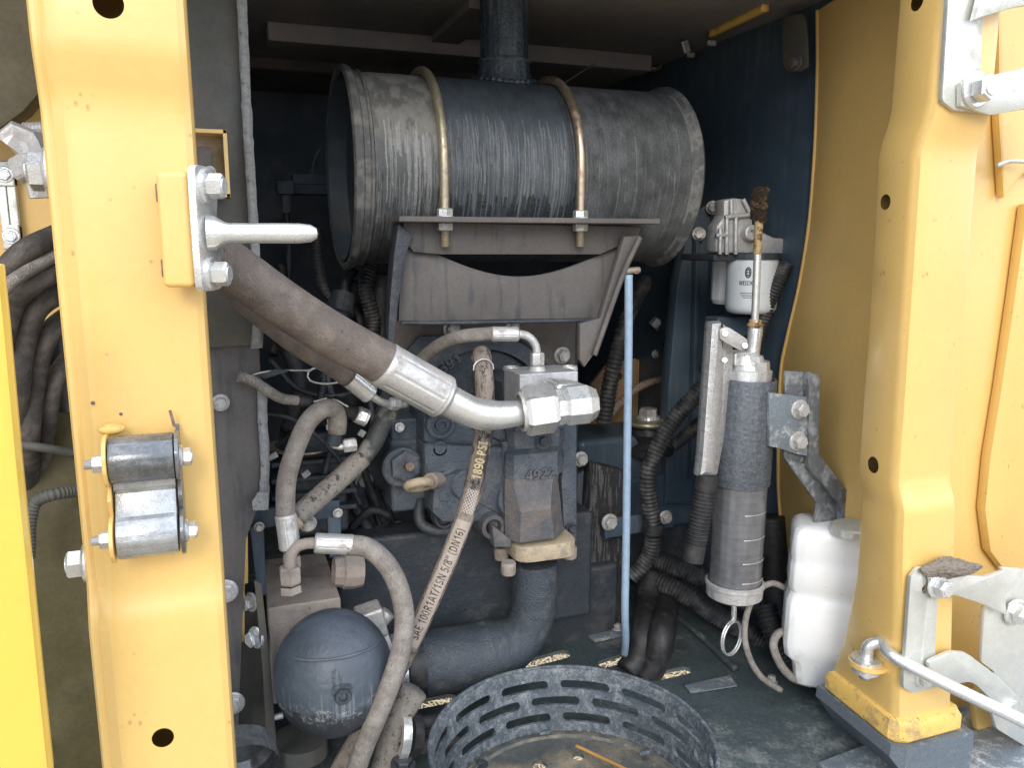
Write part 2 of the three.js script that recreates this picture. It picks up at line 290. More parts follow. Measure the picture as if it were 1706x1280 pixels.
const font = await new FontLoader().loadAsync('fonts/droid/droid_sans_bold.typeface.json');

// ---------------------------------------------------------------- setting
struct('ground', (() => { const g = new THREE.PlaneGeometry(80, 80); g.rotateX(-Math.PI / 2); return g; })(), m.ground, 'pale straw strewn dirt under the machine');
{ // straw lying under the floor slots
  const g = new THREE.CylinderGeometry(.0022, .0022, .12, 5); g.rotateZ(Math.PI / 2);
  const im = new THREE.InstancedMesh(g, m.straw, 16000), q = new THREE.Object3D();
  for (let i = 0; i < 16000; i++) { q.position.set(-.2 + rnd() * 3.2, .008 + rnd() * .03, -3.6 + rnd() * 2.1); q.rotation.set(0, rnd() * 6.28, (rnd() - .5) * .3); q.scale.set(.5 + rnd() * 1.2, 1, 1); q.updateMatrix(); im.setMatrixAt(i, q.matrix); }
  im.name = numbered('straw'); im.userData = { kind: 'stuff', label: 'loose pale straw on the ground seen through the floor slots', category: 'straw' }; im.castShadow = im.receiveShadow = true; scene.add(im);
}
const FY = 1.0;
const slotHole = (a, b, w) => { // stadium between two pixels on the floor
  const A = Y(...a, FY), B = Y(...b, FY), d = B.clone().sub(A).setY(0).normalize(), nrm = V(-d.z, 0, d.x), pts = [];
  for (let i = 0; i <= 8; i++) { const t = i / 8 * Math.PI - Math.PI / 2; pts.push(B.clone().addScaledVector(d, Math.cos(t) * w).addScaledVector(nrm, Math.sin(t) * w)); }
  for (let i = 0; i <= 8; i++) { const t = i / 8 * Math.PI + Math.PI / 2; pts.push(A.clone().addScaledVector(d, Math.cos(t) * w).addScaledVector(nrm, Math.sin(t) * w)); }
  return { pts };
};
struct('floor', plateY([V(-.6, 0, -.62), V(1.3, 0, -.62), V(1.3, 0, -1.95), V(-.6, 0, -1.95)], FY, .006, { b: 0, holes: [
  slotHole([676, 1178], [748, 1164], .012), slotHole([880, 1106], [938, 1090], .013), slotHole([1008, 1106], [1046, 1094], .012), slotHole([1088, 1129], [1140, 1117], .011), slotHole([715, 1208], [735, 1204], .004), ...[[963, 1261, .012], [898, 1275, .014], [1010, 1300, .013]].map(([x, y, r]) => ({ ...(({ x, z }) => ({ x, z }))(Y(x, y, FY)), r })),
] }), m.floor, 'dark oily floor plate with long drain slots');
struct('back_wall', span(V(-.3, .98, -1.95), V(1.4, 2.2, -2.0)), m.dark, 'dark rear wall of the compartment');
struct('side_wall', [span(V(.862, .98, -.80), V(.89, 2.1, -1.95)), span(V(.89, .98, -.818), V(1.3, 2.1, -.85))], m.navy, 'dark right wall of the compartment');
struct('ceiling', [span(V(-1.2, 2.03, -.74), V(1.4, 2.08, -2.0)), span(V(.1, 2.0, -1.42), V(.8, 2.03, -1.47)), span(V(.37, 2.018, -1.2), V(.42, 2.03, -1.9))], m.ceiling, 'dusty underside of the hood');
struct('partition_wall', [span(V(-.35, .98, -1.0), V(-.32, 2.1, -1.98)), span(V(-.95, .98, -1.28), V(-.32, 2.1, -1.31)), span(V(-.95, .98, -.62), V(-.92, 2.1, -1.3))], m.olive, 'dark walls of the neighbouring bay behind the left pillar');
{ const c = thing('hood_rib', 'brown hood rib with a light rim crossing above the exhaust pipe', 'rib');
  part('flange', span(Z(470, 2, -1.35), Z(1010, 38, -1.37)), m.brown, c); part('rim_strip', span(Z(660, 2, -1.34), Z(795, 8, -1.35), { b: .001 }), m.tan, c); part('bolt', bolt(Z(978, 20, -1.345), V(0, -.4, 1), .012), m.zincDirty, c); part('bolt', bolt(Z(1018, 14, -1.33), V(0, -.7, .7), .014), m.brown, c); }
solo('wall_ledge', span(Z(405, 112, -1.7), Z(800, 122, -1.95)), m.brown, 'narrow dusty ledge on the rear wall left of the muffler', 'ledge');
{ const c = thing('hood_edge_strip', 'orange yellow strip showing along the hood seam at upper right', 'strip');
  const a = Y(1184, 56, 2.026), b = Y(1276, 12, 2.026); part('strip', sweep([a, b], .008, { m: 4 }), m.yellowDirty, c); }
solo('torn_tab', plateY([[1068, 110], [1092, 112], [1103, 105], [1101, 116], [1080, 117]].map(([x, y]) => Y(x, y, 2.027)), 2.027, .004), m.tan, 'small torn pale yellow tab on the hood underside', 'tab');
{ const c = thing('hood_clip', 'small shiny clips on the hood underside beside the orange strip', 'clip');
  part('clip', [box(.012, .02, .006, Y(1142, 78, 2.015), { rz: .4 }), box(.014, .008, .006, Y(1150, 92, 2.012)), box(.016, .008, .006, Y(1185, 72, 2.012))], m.zinc, c); }
solo('thin_wire', sweep(Zs([[905, 160, -1.2], [950, 132, -1.25], [992, 105, -1.3]]), .0011, { m: 6 }), m.brown, 'thin straight wire rising behind the right U bolt', 'wire');
{ const c = thing('corner_bracket', 'grey hanging corner bracket at the top of the yellow bulkhead', 'bracket');
  part('plate', plateX(roundPx([[1303, 28], [1340, 22], [1345, 112], [1332, 120], [1312, 118], [1303, 108]], 3, .2).map(([x, y]) => X(x, y, .826)), .826, .004), m.sheet, c);
  part('bolt', bolt(X(1328, 105, .822), LF, .014), m.brown, c); }

// ---------------------------------------------------------------- pillars and body panels
const zl = (y) => .013 * sst(1.775, 1.83, y) + .010 * (1 - sst(1.365, 1.40, y));
{
  const ys = []; for (let i = 0; i <= 56; i++) ys.push(mix(1.02, 2.03, i / 56)); ys.push(1.775, 1.83, 1.365, 1.40); ys.sort((a, b) => a - b);
  const sec = [[-.112, -.765], [-.1165, -.758], [-.1165, -.711], [-.1145, -.7075], [-.1115, -.7065], [-.1085, -.7075], [-.1075, -.706], [-.100, -.7015], [-.094, -.7], [-.060, -.6994], [-.026, -.7], [-.0165, -.7012], [-.0115, -.7045], [-.0095, -.709], [-.0095, -.756], [-.013, -.765]];
  const g = loft(ys.map((y) => sec.map(([x, z]) => V(x, y, z + zl(y)))), .45);
  const h1 = Z(182, 8, -.69), h2 = Z(272, 1229, -.69);
  const geo = cut(g, [cyl(V(h1.x, h1.y, -.66), V(h1.x, h1.y, -.745), .0105), cyl(V(h2.x, h2.y, -.66), V(h2.x, h2.y, -.745), .0088)]);
  const p = thing('pillar', 'wide yellow sheet steel pillar on the left side of the opening', 'pillar');
  part('post', geo, m.yellow, p);
  const b = Z(128, 945, -.72); part('bolt', [bolt(V(-.1165, b.y, -.728), LF, .0215, .012)], m.zinc, p);
  const c = Z(62, 284, -.72); part('bolt', [bolt(V(-.1165, c.y, -.735), LF, .026, .012)], m.zinc, p);
  for (const [x, y] of [[155, 672], [200, 146], [202, 690]]) { const q = Z(x, y, -.6995); part('scuff', turn(q.clone().add(V(0, 0, -.001)), q.clone().add(V(0, 0, .0006)), [[0, .0016], [.6, .0014], [1, 0]], 8), m.brown, p); }
}
{ // striker: block, plate, two bolts, pin
  const s = thing('door_striker', 'yellow block with silver plate and pointed pin on the left pillar', 'striker');
  const a = 22 * Math.PI / 180, n = V(Math.cos(a), 0, Math.sin(a)), t = V(-Math.sin(a), 0, Math.cos(a)), o = Z(338, 382, -.672);
  const F = (u, v, w) => o.clone().addScaledVector(t, u).addScaledVector(UPV, v).addScaledVector(n, w);
  part('block', box(.024, .086, .034, F(-.004, -.001, -.0165), { b: .004, ry: -a }), m.yellow, s);
  part('plate', (() => { const g = plateShape(roundPx([[-.019, -.047], [.019, -.047], [.023, -.03], [.017, -.008], [.017, .008], [.023, .03], [.019, .047], [-.019, .047], [-.02, .02], [-.02, -.02]], 4, .25).map(([x, y]) => ({ x, y })), 0, .006); g.rotateY(Math.PI / 2 - a); const q = F(0, 0, .005); g.translate(q.x, q.y, q.z); return g; })(), m.zinc, s);
  for (const v of [.032, -.034]) part('bolt', bolt(F(.002, v, .005), n, .0165, .0115), m.zinc, s);
  const pd = n.clone().add(V(.25, 0, -.30)).normalize(), p0 = F(.002, -.003, .004);
  part('pin', turn(p0, p0.clone().addScaledVector(pd, .083), [[0, 0], [0, .0135], [.07, .013], [.16, .0085], [.2, .0078], [.82, .0078], [.93, .0068], [.985, .004], [1, 0]], 32, .6), m.zinc, s);
  for (const v of [.028, -.03]) part('weld_tab', box(.008, .014, .006, F(-.012, v, -.035), { ry: -a }), m.rust, s);
}
{ // strap hinge
  const h = thing('strap_hinge', 'smudged steel S shaped hinge with two cross bolts on the left pillar', 'hinge');
  const A = Z(238, 765, -.668), B = Z(250, 890, -.668), w = .0465, xc = (A.x + B.x) / 2 - .0005;
  const prof = []; const zc = -.672, r = .0185;
  for (let i = 0; i <= 18; i++) { const t = Math.PI * .78 - i / 18 * Math.PI * 1.30; prof.push([zc + r * Math.cos(t - .0) * 1, A.y + r * Math.sin(t)]); }
  const lo = []; for (let i = 0; i <= 18; i++) { const t = Math.PI * .52 - i / 18 * Math.PI * 1.30; lo.push([zc + .001 + r * Math.cos(t), B.y + r * Math.sin(t)]); }
  const poly = (arr) => arr.map(([z, y]) => ({ z, y })), ym = (A.y + B.y) / 2;
  part('strap', plateX([...poly(prof), { z: zc - .004, y: A.y - .0205 }, { z: -.692, y: A.y - .016 }, { z: -.692, y: A.y + .008 }], xc - w / 2, w, { b: .0018 }), m.smudge, h, 'dark upper roll of the strap');
  part('strap', plateX([{ z: -.692, y: A.y - .0175 }, { z: zc - .004, y: A.y - .021 }, { z: zc + .0015, y: A.y - .0235 }, { z: zc + .003, y: ym + .014 }, { z: zc + .0008, y: ym + .008 }, { z: zc - .001, y: ym + .003 }, { z: zc + .001, y: ym - .002 }, ...poly(lo.slice(2)), { z: -.692, y: B.y - .01 }], xc - w / 2 + .001, w - .002, { b: .0018 }), m.strapSilver, h, 'bright lower roll of the strap');
  const ear = (pad) => [...prof.map(([z, y]) => ({ z: z + pad * Math.sign(z - zc), y: y + pad * Math.sign(y - A.y) })), { z: zc + .008, y: (A.y + B.y) / 2 }, ...lo.map(([z, y]) => ({ z: z + pad, y: y - pad })), { z: -.697, y: B.y - .014 }, { z: -.697, y: A.y + .02 }];
  part('ear', plateX(ear(.0015), xc - w / 2 - .0035, .003), m.yellow, h); part('ear', plateX(ear(.001), xc + w / 2 + .0006, .003), m.smudge, h);
  for (const q of [A, B]) {
    const y = q.y - .002, L = V(xc - w / 2 - .0036, y, zc), R = V(xc + w / 2 + .0037, y, zc);
    part('nut', [hex(L, LF, .0125, .0085), turn(L.clone().add(V(.001, 0, 0)), L.clone().add(V(-.0012, 0, 0)), [[0, 0], [0, .0085], [1, .0085], [1, 0]])], m.zinc, h);
    part('thread', thread(L.clone().add(V(-.008, 0, 0)), L.clone().add(V(-.0145, 0, 0)), .004, .0012), m.zincDirty, h);
    part('bolt', bolt(R, RT, .0125, .0065), m.zinc, h);
  }
  part('mud_cake', (() => { const g = new THREE.SphereGeometry(.009, 14, 10); g.scale(1.1, .5, .6); const q = V(xc - w / 2 + .001, A.y + .021, -.688); g.translate(q.x, q.y, q.z); return g; })(), m.yellowDirty, h);
  part('torn_strip', box(.0022, .014, .002, V(xc + w / 2 - .001, A.y + .026, -.69), { rz: .18 }), m.rust, h);
}
{ const p = thing('door_panel', 'bright yellow door panel edge at the lower left corner of the photo', 'panel');
  const o = [[-60, 430], [0, 442], [12, 560], [30, 760], [50, 960], [66, 1120], [84, 1290], [86, 1400], [-60, 1400]];
  part('skin', plateShape(o.map(([x, y]) => Z(x, y, -.58)), -.58, .02, { b: .006 }), m.yellowSharp, p); }
{ // right pillar
  const ys = []; for (let i = 0; i <= 56; i++) ys.push(mix(1.09, 2.03, i / 56)); ys.push(1.775, 1.83, 1.365, 1.40); ys.sort((a, b) => a - b);
  const tab = (y, t) => { for (let i = 1; i < t.length; i++) if (y >= t[i][0]) return mix(t[i][1], t[i - 1][1], clamp((y - t[i][0]) / (t[i - 1][0] - t[i][0]))); return t[t.length - 1][1]; };
  const xl = (y) => tab(y, [[2.1, .736], [1.82, .732], [1.78, .729], [1.40, .738], [1.34, .741], [1.07, .763]]), xr = (y) => tab(y, [[2.1, .812], [1.75, .817], [1.41, .823], [1.36, .825], [1.24, .836], [1.07, .853]]), dp = (y) => tab(y, [[2.1, .076], [1.83, .074], [1.7, .069], [1.4, .073], [1.25, .083], [1.15, .104], [1.07, .134]]);
  const sec = (y) => { const q = zl(y), f = dp(y), xf = xl(y), xb = xf + .01, R = xr(y);
    const P = [[xb, -.7 - f], [xb - .002, -.7 - f + .004], [xf, -.7 - .016], [xf + .0008, -.708], [xf + .0035, -.7032], [xf + .009, -.7004], [xf + .018, -.7], [R - .012, -.7], [R - .003, -.703], [R, -.712], [R, -.775], [R - .01, -.7 - f]];
    return P.map(([x, z]) => V(x, y, z + q)); };
  const g = loft(ys.map(sec), .45), hs = [[1480, 337, .011], [1453, 775, .0125], [1531, 3, .012]].map(([x, y, r]) => { const c = X(x, y, .741); return cyl(V(.70, c.y, c.z), V(.7485, c.y, c.z), r * .82, 24); });
  const p = thing('corner_pillar', 'yellow stamped corner pillar with round holes right of the grease gun', 'pillar');
  part('post', cut(g, hs), m.yellow, p);
  const bs = (y, e) => [[.765 - e, -.815 - e], [.757 - e, -.70 + e * .4], [.761, -.692 + e], [.772, -.686 + e], [.852 + e, -.686 + e], [.859 + e, -.694], [.859 + e, -.805], [.853, -.815 - e]].map(([x, z]) => V(x, y, z));
  part('base_flange', loft([bs(1.066, .001), bs(1.070, .004), bs(1.088, .004), bs(1.094, .001), bs(1.097, -.004)], .5), m.yellowDirty, p);
  // tab with washer for the stay
  const t = X(1447, 1104, .748); part('stay_tab', [rod(t.clone().add(V(0, -.003, 0)), t.clone().add(V(0, .003, 0)), .024, 32), span(V(t.x + .01, t.y - .003, t.z - .018), V(t.x + .03, t.y + .003, t.z + .03), { b: .001 })], m.yellow, p);
}
{ const p = thing('pillar_pedestal', 'dark grey steel pedestal under the right pillar foot', 'pedestal');
  const s = (y, e, k = 0) => [[.760 - e + k, -.832], [.752 - e + k, -.69], [.762, -.676], [.872 + e, -.676], [.872 + e, -.832]].map(([x, z]) => V(x, y, z));
  part('body', loft([s(1.0, .0, .035), s(1.03, .0, .014), s(1.05, .002), s(1.0655, .0)], .4), m.pedestal, p); }
solo('sill_plate', plateY([V(.70, 0, -.755), V(.80, 0, -.765), V(1.3, 0, -.80), V(1.3, 0, -.5), V(.62, 0, -.5)], 1.012, .011, { b: .003 }), m.worn, 'worn grey sill plate at the bottom right with scratched paint', 'sill');
{ // inner yellow bulkhead
  const p = thing('yellow_bulkhead', 'large dull yellow bulkhead sheet behind the grease gun', 'bulkhead');
  const edge = [[1338, 15], [1338, 120], [1334, 250], [1324, 380], [1308, 480], [1290, 560], [1280, 610], [1276, 700], [1276, 830], [1288, 930], [1310, 1000]].map(([x, y]) => X(x, y, .83));
  const cols = 14, pos = [], idx = [];
  edge.forEach((e) => { for (let j = 0; j <= cols; j++) { const t = j / cols, z = mix(e.z, -.80, t), bulge = -.006 * Math.sin(Math.PI * t) + .022 * Math.pow(1 - t, 3); pos.push(.834 + bulge, e.y, z); } });
  const W = cols + 1; for (let i = 0; i < edge.length - 1; i++) for (let j = 0; j < cols; j++) { const a = i * W + j, b = a + W; idx.push(a, b, a + 1, a + 1, b, b + 1); }
  const g = new THREE.BufferGeometry(); g.setAttribute('position', new THREE.Float32BufferAttribute(pos, 3)); g.setIndex(idx); g.computeVertexNormals();
  const back = g.clone(); back.translate(.003, 0, 0); part('sheet', [g, back], m.yellowIn, p);
  part('rolled_edge', sweep(edge.map((e) => V(.8555, e.y, e.z)), .003, { m: 8, n: 60 }), m.yellowIn, p); }
let openDoor;
const hinge = (label) => { const o = new THREE.Group(); o.name = numbered('hinge'); o.userData.label = label; openDoor.add(o); return o; };
{ // door on the right, open
  const d = thing('open_door', 'yellow open door with inner frame at the right edge of the photo', 'door');
  part('skin', plateZ([[1560, -60], [1960, -60], [1960, 1500], [1560, 1500]], -.80, .012), m.yellow, d);
  const o = [[1900, 300], [1712, 340], [1690, 500], [1668, 650], [1650, 760], [1641, 850], [1650, 920], [1676, 955], [1900, 960]];
  part('frame_rail', plateZ(o, -.782, .016, { b: .004 }), m.yellow, d);
  part('frame_rail', plateZ([[1672, 330], [1705, 290], [1900, 250], [1900, -60], [1664, -60], [1664, 200]], -.786, .012, { b: .003 }), m.yellow, d);
  part('flange', plateZ(roundPx([[1622, 1170], [1650, 1110], [1900, 1130], [1900, 1420], [1700, 1340], [1630, 1235]], 4, .2), -.735, .012, { b: .003 }), m.yellow, d);
  openDoor = d;
  part('seam_mark', sweep(Zs([[1660, 276, -.77], [1680, 269, -.77], [1712, 270, -.77]]), .003, { m: 8 }), m.plate, d);
}
{ const h = hinge('silver hinge with a big bolt at the top of the pillar');
  const zz = -.682;
  part('plate', plateZ(roundPx([[1582, -40], [1640, -40], [1632, 188], [1590, 184], [1569, 168]], 4, .12), zz, .006, { b: .0015, holes: [{ ...(({ x, y }) => ({ x, y }))(Z(1606, 152, zz)), r: .011 }] }), m.plate, h);
  part('arm', [plateZ([[1600, 138], [1650, 126], [1706, 112], [1800, 100], [1800, 180], [1706, 182], [1650, 192], [1600, 176]], zz + .007, .006)], m.plate, h);
  part('arm', plateZ([[1625, 32], [1640, -30], [1800, -40], [1800, -6], [1690, 12]], zz + .012, .008), m.plate, h);
  part('bolt', bolt(Z(1624, 150, zz + .008), V(.05, 0, 1), .024, .015, .1), m.zinc, h); }
{ const h = hinge('silver double arm hinge near the foot of the pillar');
  const zz = -.681, hole = (x, y, r) => ({ ...(({ x, y }) => ({ x, y }))(Z(x, y, zz)), r });
  part('plate', plateZ(roundPx([[1517, 962], [1530, 946], [1566, 948], [1562, 1010], [1558, 1090], [1575, 1130], [1560, 1146], [1520, 1156], [1504, 1146]], 4, .12), zz, .006, { b: .0015, holes: [hole(1541, 982, .007), hole(1531, 1132, .007)] }), m.plate, h);
  part('arm', plateZ([[1548, 950], [1640, 962], [1674, 952], [1676, 1026], [1640, 1008], [1590, 992], [1556, 1000]], zz + .008, .006), m.plate, h);
  part('arm', plateZ(roundPx([[1545, 1104], [1585, 1086], [1610, 1088], [1665, 1130], [1700, 1165], [1680, 1195], [1620, 1135], [1560, 1148]], 4, .2), zz + .008, .006), m.plate, h);
  part('leaf', plateZ(roundPx([[1668, 946], [1720, 950], [1800, 1000], [1800, 1260], [1720, 1252], [1660, 1215], [1650, 1180], [1656, 1120], [1634, 1104], [1640, 1010], [1672, 1020]], 4, .1), zz - .006, .006), m.plate, h);
  part('bolt', bolt(Z(1561, 977, zz + .008), V(0, .05, 1), .0185, .012), m.zinc, h); part('bolt', bolt(Z(1690, 1020, zz), FR, .022, .013), m.zinc, h); part('bolt', bolt(Z(1538, 1130, zz + .001), FR, .016, .006), m.plate, h); part('bolt', bolt(Z(1672, 1172, zz + .001), FR, .019, .009), m.plate, h);
  part('mud_cake', (() => { const g = new THREE.SphereGeometry(.04, 60, 36); const p = g.attributes.position; for (let i = 0; i < p.count; i++) { const X0 = p.getX(i), k = 1 + .5 * (fld(FB, X0 * 3 + .3, p.getY(i) * 3 + p.getZ(i) * 2) - .5) + .3 * (fld(FC, X0 * 2, p.getY(i) * 2 + p.getZ(i)) - .5), tp = .34 * (1 - sst(-.02, .045, X0) * .65); p.setXYZ(i, X0 * (.9 + .2 * k) * 1.1, p.getY(i) * tp * k - .10 * X0, p.getZ(i) * .24 * k); } g.computeVertexNormals(); const q = Z(1585, 947, zz + .006); g.translate(q.x, q.y, q.z); return g; })(), m.mud, h, 'dried mud lump on the upper arm'); }
{ const h = thing('door_stay_rod', 'bent zinc door stay rod hooked through the pillar tab', 'rod');
  const t = X(1447, 1104, .748), k = Z(1436, 1075, -.735);
  const q = t.clone().add(V(-.004, 0, 0));
  part('rod', sweep([q.clone().add(V(0, -.02, 0)), q.clone().add(V(0, .012, 0)), q.clone().add(V(.001, .024, .001)), q.clone().add(V(.012, .032, .012)), Z(1480, 1088, -.70), Z(1706, 1203, -.58), Z(1830, 1262, -.53)], .0075, { m: 20, n: 110 }), m.zinc, h);
  part('washer', turn(q.clone().add(V(0, .003, 0)), q.clone().add(V(0, .0075, 0)), [[0, .007], [0, .0185], [1, .0185], [1, .007]], 32), m.zinc, h); part('washer', turn(q.clone().add(V(0, -.011, 0)), q.clone().add(V(0, -.004, 0)), [[0, .007], [0, .017], [1, .017], [1, .007]], 32), m.zincDirty, h); }

// ---------------------------------------------------------------- neighbouring bay on the left
{ const p = thing('hydraulic_tank', 'yellow tank wall behind the left pillar with sight gauge', 'tank');
  part('wall', span(V(-.56, 1.585, -1.0), V(-.10, Z(60, 150, -1).y, -1.04)), m.yellowIn, p);
  part('shroud', plateZ([[-80, -60], [70, -60], [70, 150], [40, 185], [0, 214], [-80, 240]], -.93, .04), m.olive, p); }
{ const p = thing('sight_gauge', 'silver fluid sight gauge with glass window and two screws', 'gauge');
  const a = Z(-8, 268, -.99), b = Z(38, 416, -.99), c = a.clone().add(b).multiplyScalar(.5), w = Math.abs(b.x - a.x), h = a.y - b.y;
  part('frame', [box(w, .026, .014, V(c.x, a.y - .013, -.992)), box(w, .026, .014, V(c.x, b.y + .013, -.992)), box(.008, h, .012, V(a.x + .004, c.y, -.993)), box(.008, h, .012, V(b.x - .004, c.y, -.993))], m.plate, p);
  part('glass', box(w - .014, h - .05, .006, V(c.x, c.y, -.995)), new THREE.MeshPhysicalMaterial({ color: 0xbfd0d0, roughness: .25, clearcoat: .6 }), p);
  part('screw', bolt(V(c.x, a.y - .014, -.986), FR, .011, .004), m.zinc, p); part('screw', bolt(V(c.x, b.y + .014, -.986), FR, .011, .004), m.zinc, p); }
{ const p = thing('elbow_fitting', 'chunky silver elbow fitting above the hose bundle at far left', 'fitting');
  part('body', [sweep(Zs([[20, 245, -.88], [34, 228, -.88], [52, 248, -.88], [60, 285, -.88], [68, 330, -.88]]), (t) => .016 - .006 * t, { m: 8, crease: .3 }), hex(Z(44, 262, -.875), V(.3, -1, .2), .028, .02)], m.zincDirty, p);
  part('thread', thread(Z(40, 218, -.9), Z(74, 216, -.9), .008, .003), m.zincDirty, p); }
{ const hs = [[[[70, 395], [40, 420], [10, 450], [-40, 500]], .0105, 'topmost black hose curving out behind the left pillar', -.86], [[[92, 440], [60, 470], [25, 500], [5, 560], [-5, 640]], .011, 'second black hose from the top in the left bundle', -.87], [[[95, 480], [62, 510], [40, 560], [28, 640], [25, 760]], .0125, 'thick third hose of the left bundle with dull sheath', -.89], [[[98, 520], [80, 560], [60, 620], [48, 720], [46, 800]], .011, 'fourth hose of the left bundle beside the pillar', -.91], [[[105, 570], [95, 630], [78, 700], [70, 800]], .010, 'innermost hose of the left bundle against the pillar', -.93], [[[60, 430], [20, 470], [0, 490], [-40, 520]], .006, 'thin pale hose crossing the left bundle', -.84]];
  hs.forEach(([pts, r, label, z], i) => solo('bundle_hose', sweep([...pts.map(([x, y], k) => Z(x + (k ? 0 : 45), y - (k ? 0 : 12), z - (k ? 0 : .05) - (k > pts.length - 2 && y > 620 ? .05 : 0))), ...(pts[pts.length - 1][1] > 620 ? [Z(pts[pts.length - 1][0], pts[pts.length - 1][1] + 60, -1.03), Z(pts[pts.length - 1][0] + 20, pts[pts.length - 1][1] + 260, -1.06)] : [])], r), i === 5 ? m.hoseGrey : m.rubberDust, label, 'hose')); }
struct('bay_panel', plateZ([[-120, 690], [300, 690], [300, 1500], [-120, 1500]], -.955, .01), m.oliveDark, 'dark olive lower panel in the gap left of the pillar');
solo('pale_pipe', sweep(Zs([[30, 741, -.9], [70, 746, -.9], [125, 756, -.92]]), .0045), m.sheet, 'thin grey pipe crossing the left gap below the hoses', 'pipe');
solo('corrugated_conduit', corr(Zs([[48, 930, -.9], [52, 860, -.9], [62, 835, -.9], [90, 824, -.9], [130, 818, -.92]]), .0062, .004), m.sheet, 'thin corrugated conduit in the gap at the lower left', 'conduit');
// dark sheet right of the pillar, seal strip
{ const p = thing('firewall_sheet', 'dark olive sheet panel between left pillar and seal strip', 'panel');
  const o = [[250, -60], [404, -60], [416, 200], [428, 420], [424, 575], [250, 585]];
  part('sheet', plateZ(o, -.95, .004), m.sheet, p);
  part('sheet', plateZ([[250, 480], [380, 470], [432, 580], [440, 700], [432, 840], [410, 900], [390, 1400], [250, 1400]], -.96, .004), m.brownStreak, p, 'brown dusty lower sheet');
  part('bolt', bolt(Z(368, 671, -.955), FR, .0125, .007), m.zincDirty, p); part('bolt', bolt(Z(376, 985, -.945), FR, .018, .004), m.zincDirty, p); part('bolt', bolt(Z(388, 1172, -.945), FR, .018, .004), m.zincDirty, p); }
{ const p = thing('seal_strip', 'ragged silver foil seal strip on the firewall edge', 'seal');
  const strip = (pts, r) => sweep(Zs(pts), (t, s, th) => r * (1 + .18 * (fld(FB, s * 6, th * .1) - .5) * 2), { m: 10, n: 60 });
  part('strip', strip([[402, -20, -.94], [410, 150, -.94], [418, 300, -.94], [426, 420, -.94], [432, 500, -.94], [430, 570, -.94]], .0052), m.foam, p);
  part('strip', strip([[437, 640, -.955], [438, 700, -.955], [442, 770, -.955], [440, 848, -.955]], .0055), m.foam, p);
  part('loose_end', plateZ([[424, 520], [440, 545], [438, 580], [418, 582]], -.945, .006), m.foam, p); part('loose_end', plateZ([[420, 838], [430, 822], [448, 822], [448, 850], [422, 852]], -.94, .006), m.foam, p); }
{ const p = thing('latch_recess', 'yellow square latch recess with screw behind the left pillar', 'recess');
  const a = Z(300, 218, -.93), b = Z(384, 331, -.93), w = .004;
  part('frame', [span(V(a.x, a.y, -.935), V(b.x, a.y - w, -.905)), span(V(a.x, b.y, -.935), V(b.x, b.y + w, -.905)), span(V(b.x - w, a.y, -.935), V(b.x, b.y, -.905))], m.yellow, p);
  part('backing', span(V(a.x, a.y, -.935), V(b.x, b.y, -.938)), m.tan, p);
  part('latch', box(.014, .02, .012, Z(342, 262, -.925)), m.brown, p); part('screw', rod(Z(350, 287, -.93), Z(350, 287, -.915), .0065), m.zincDirty, p); }
{ const p = thing('yellow_frame_rail', 'yellow frame piece showing below the brown sheet left of the valve', 'frame');
  part('piece', plateZ([[403, 842], [413, 842], [414, 972], [404, 976]], -.965, .01), m.yellowIn, p);
  part('piece', plateZ([[376, 992], [408, 966], [408, 1070], [380, 1072]], -.965, .01), m.yellowIn, p); }

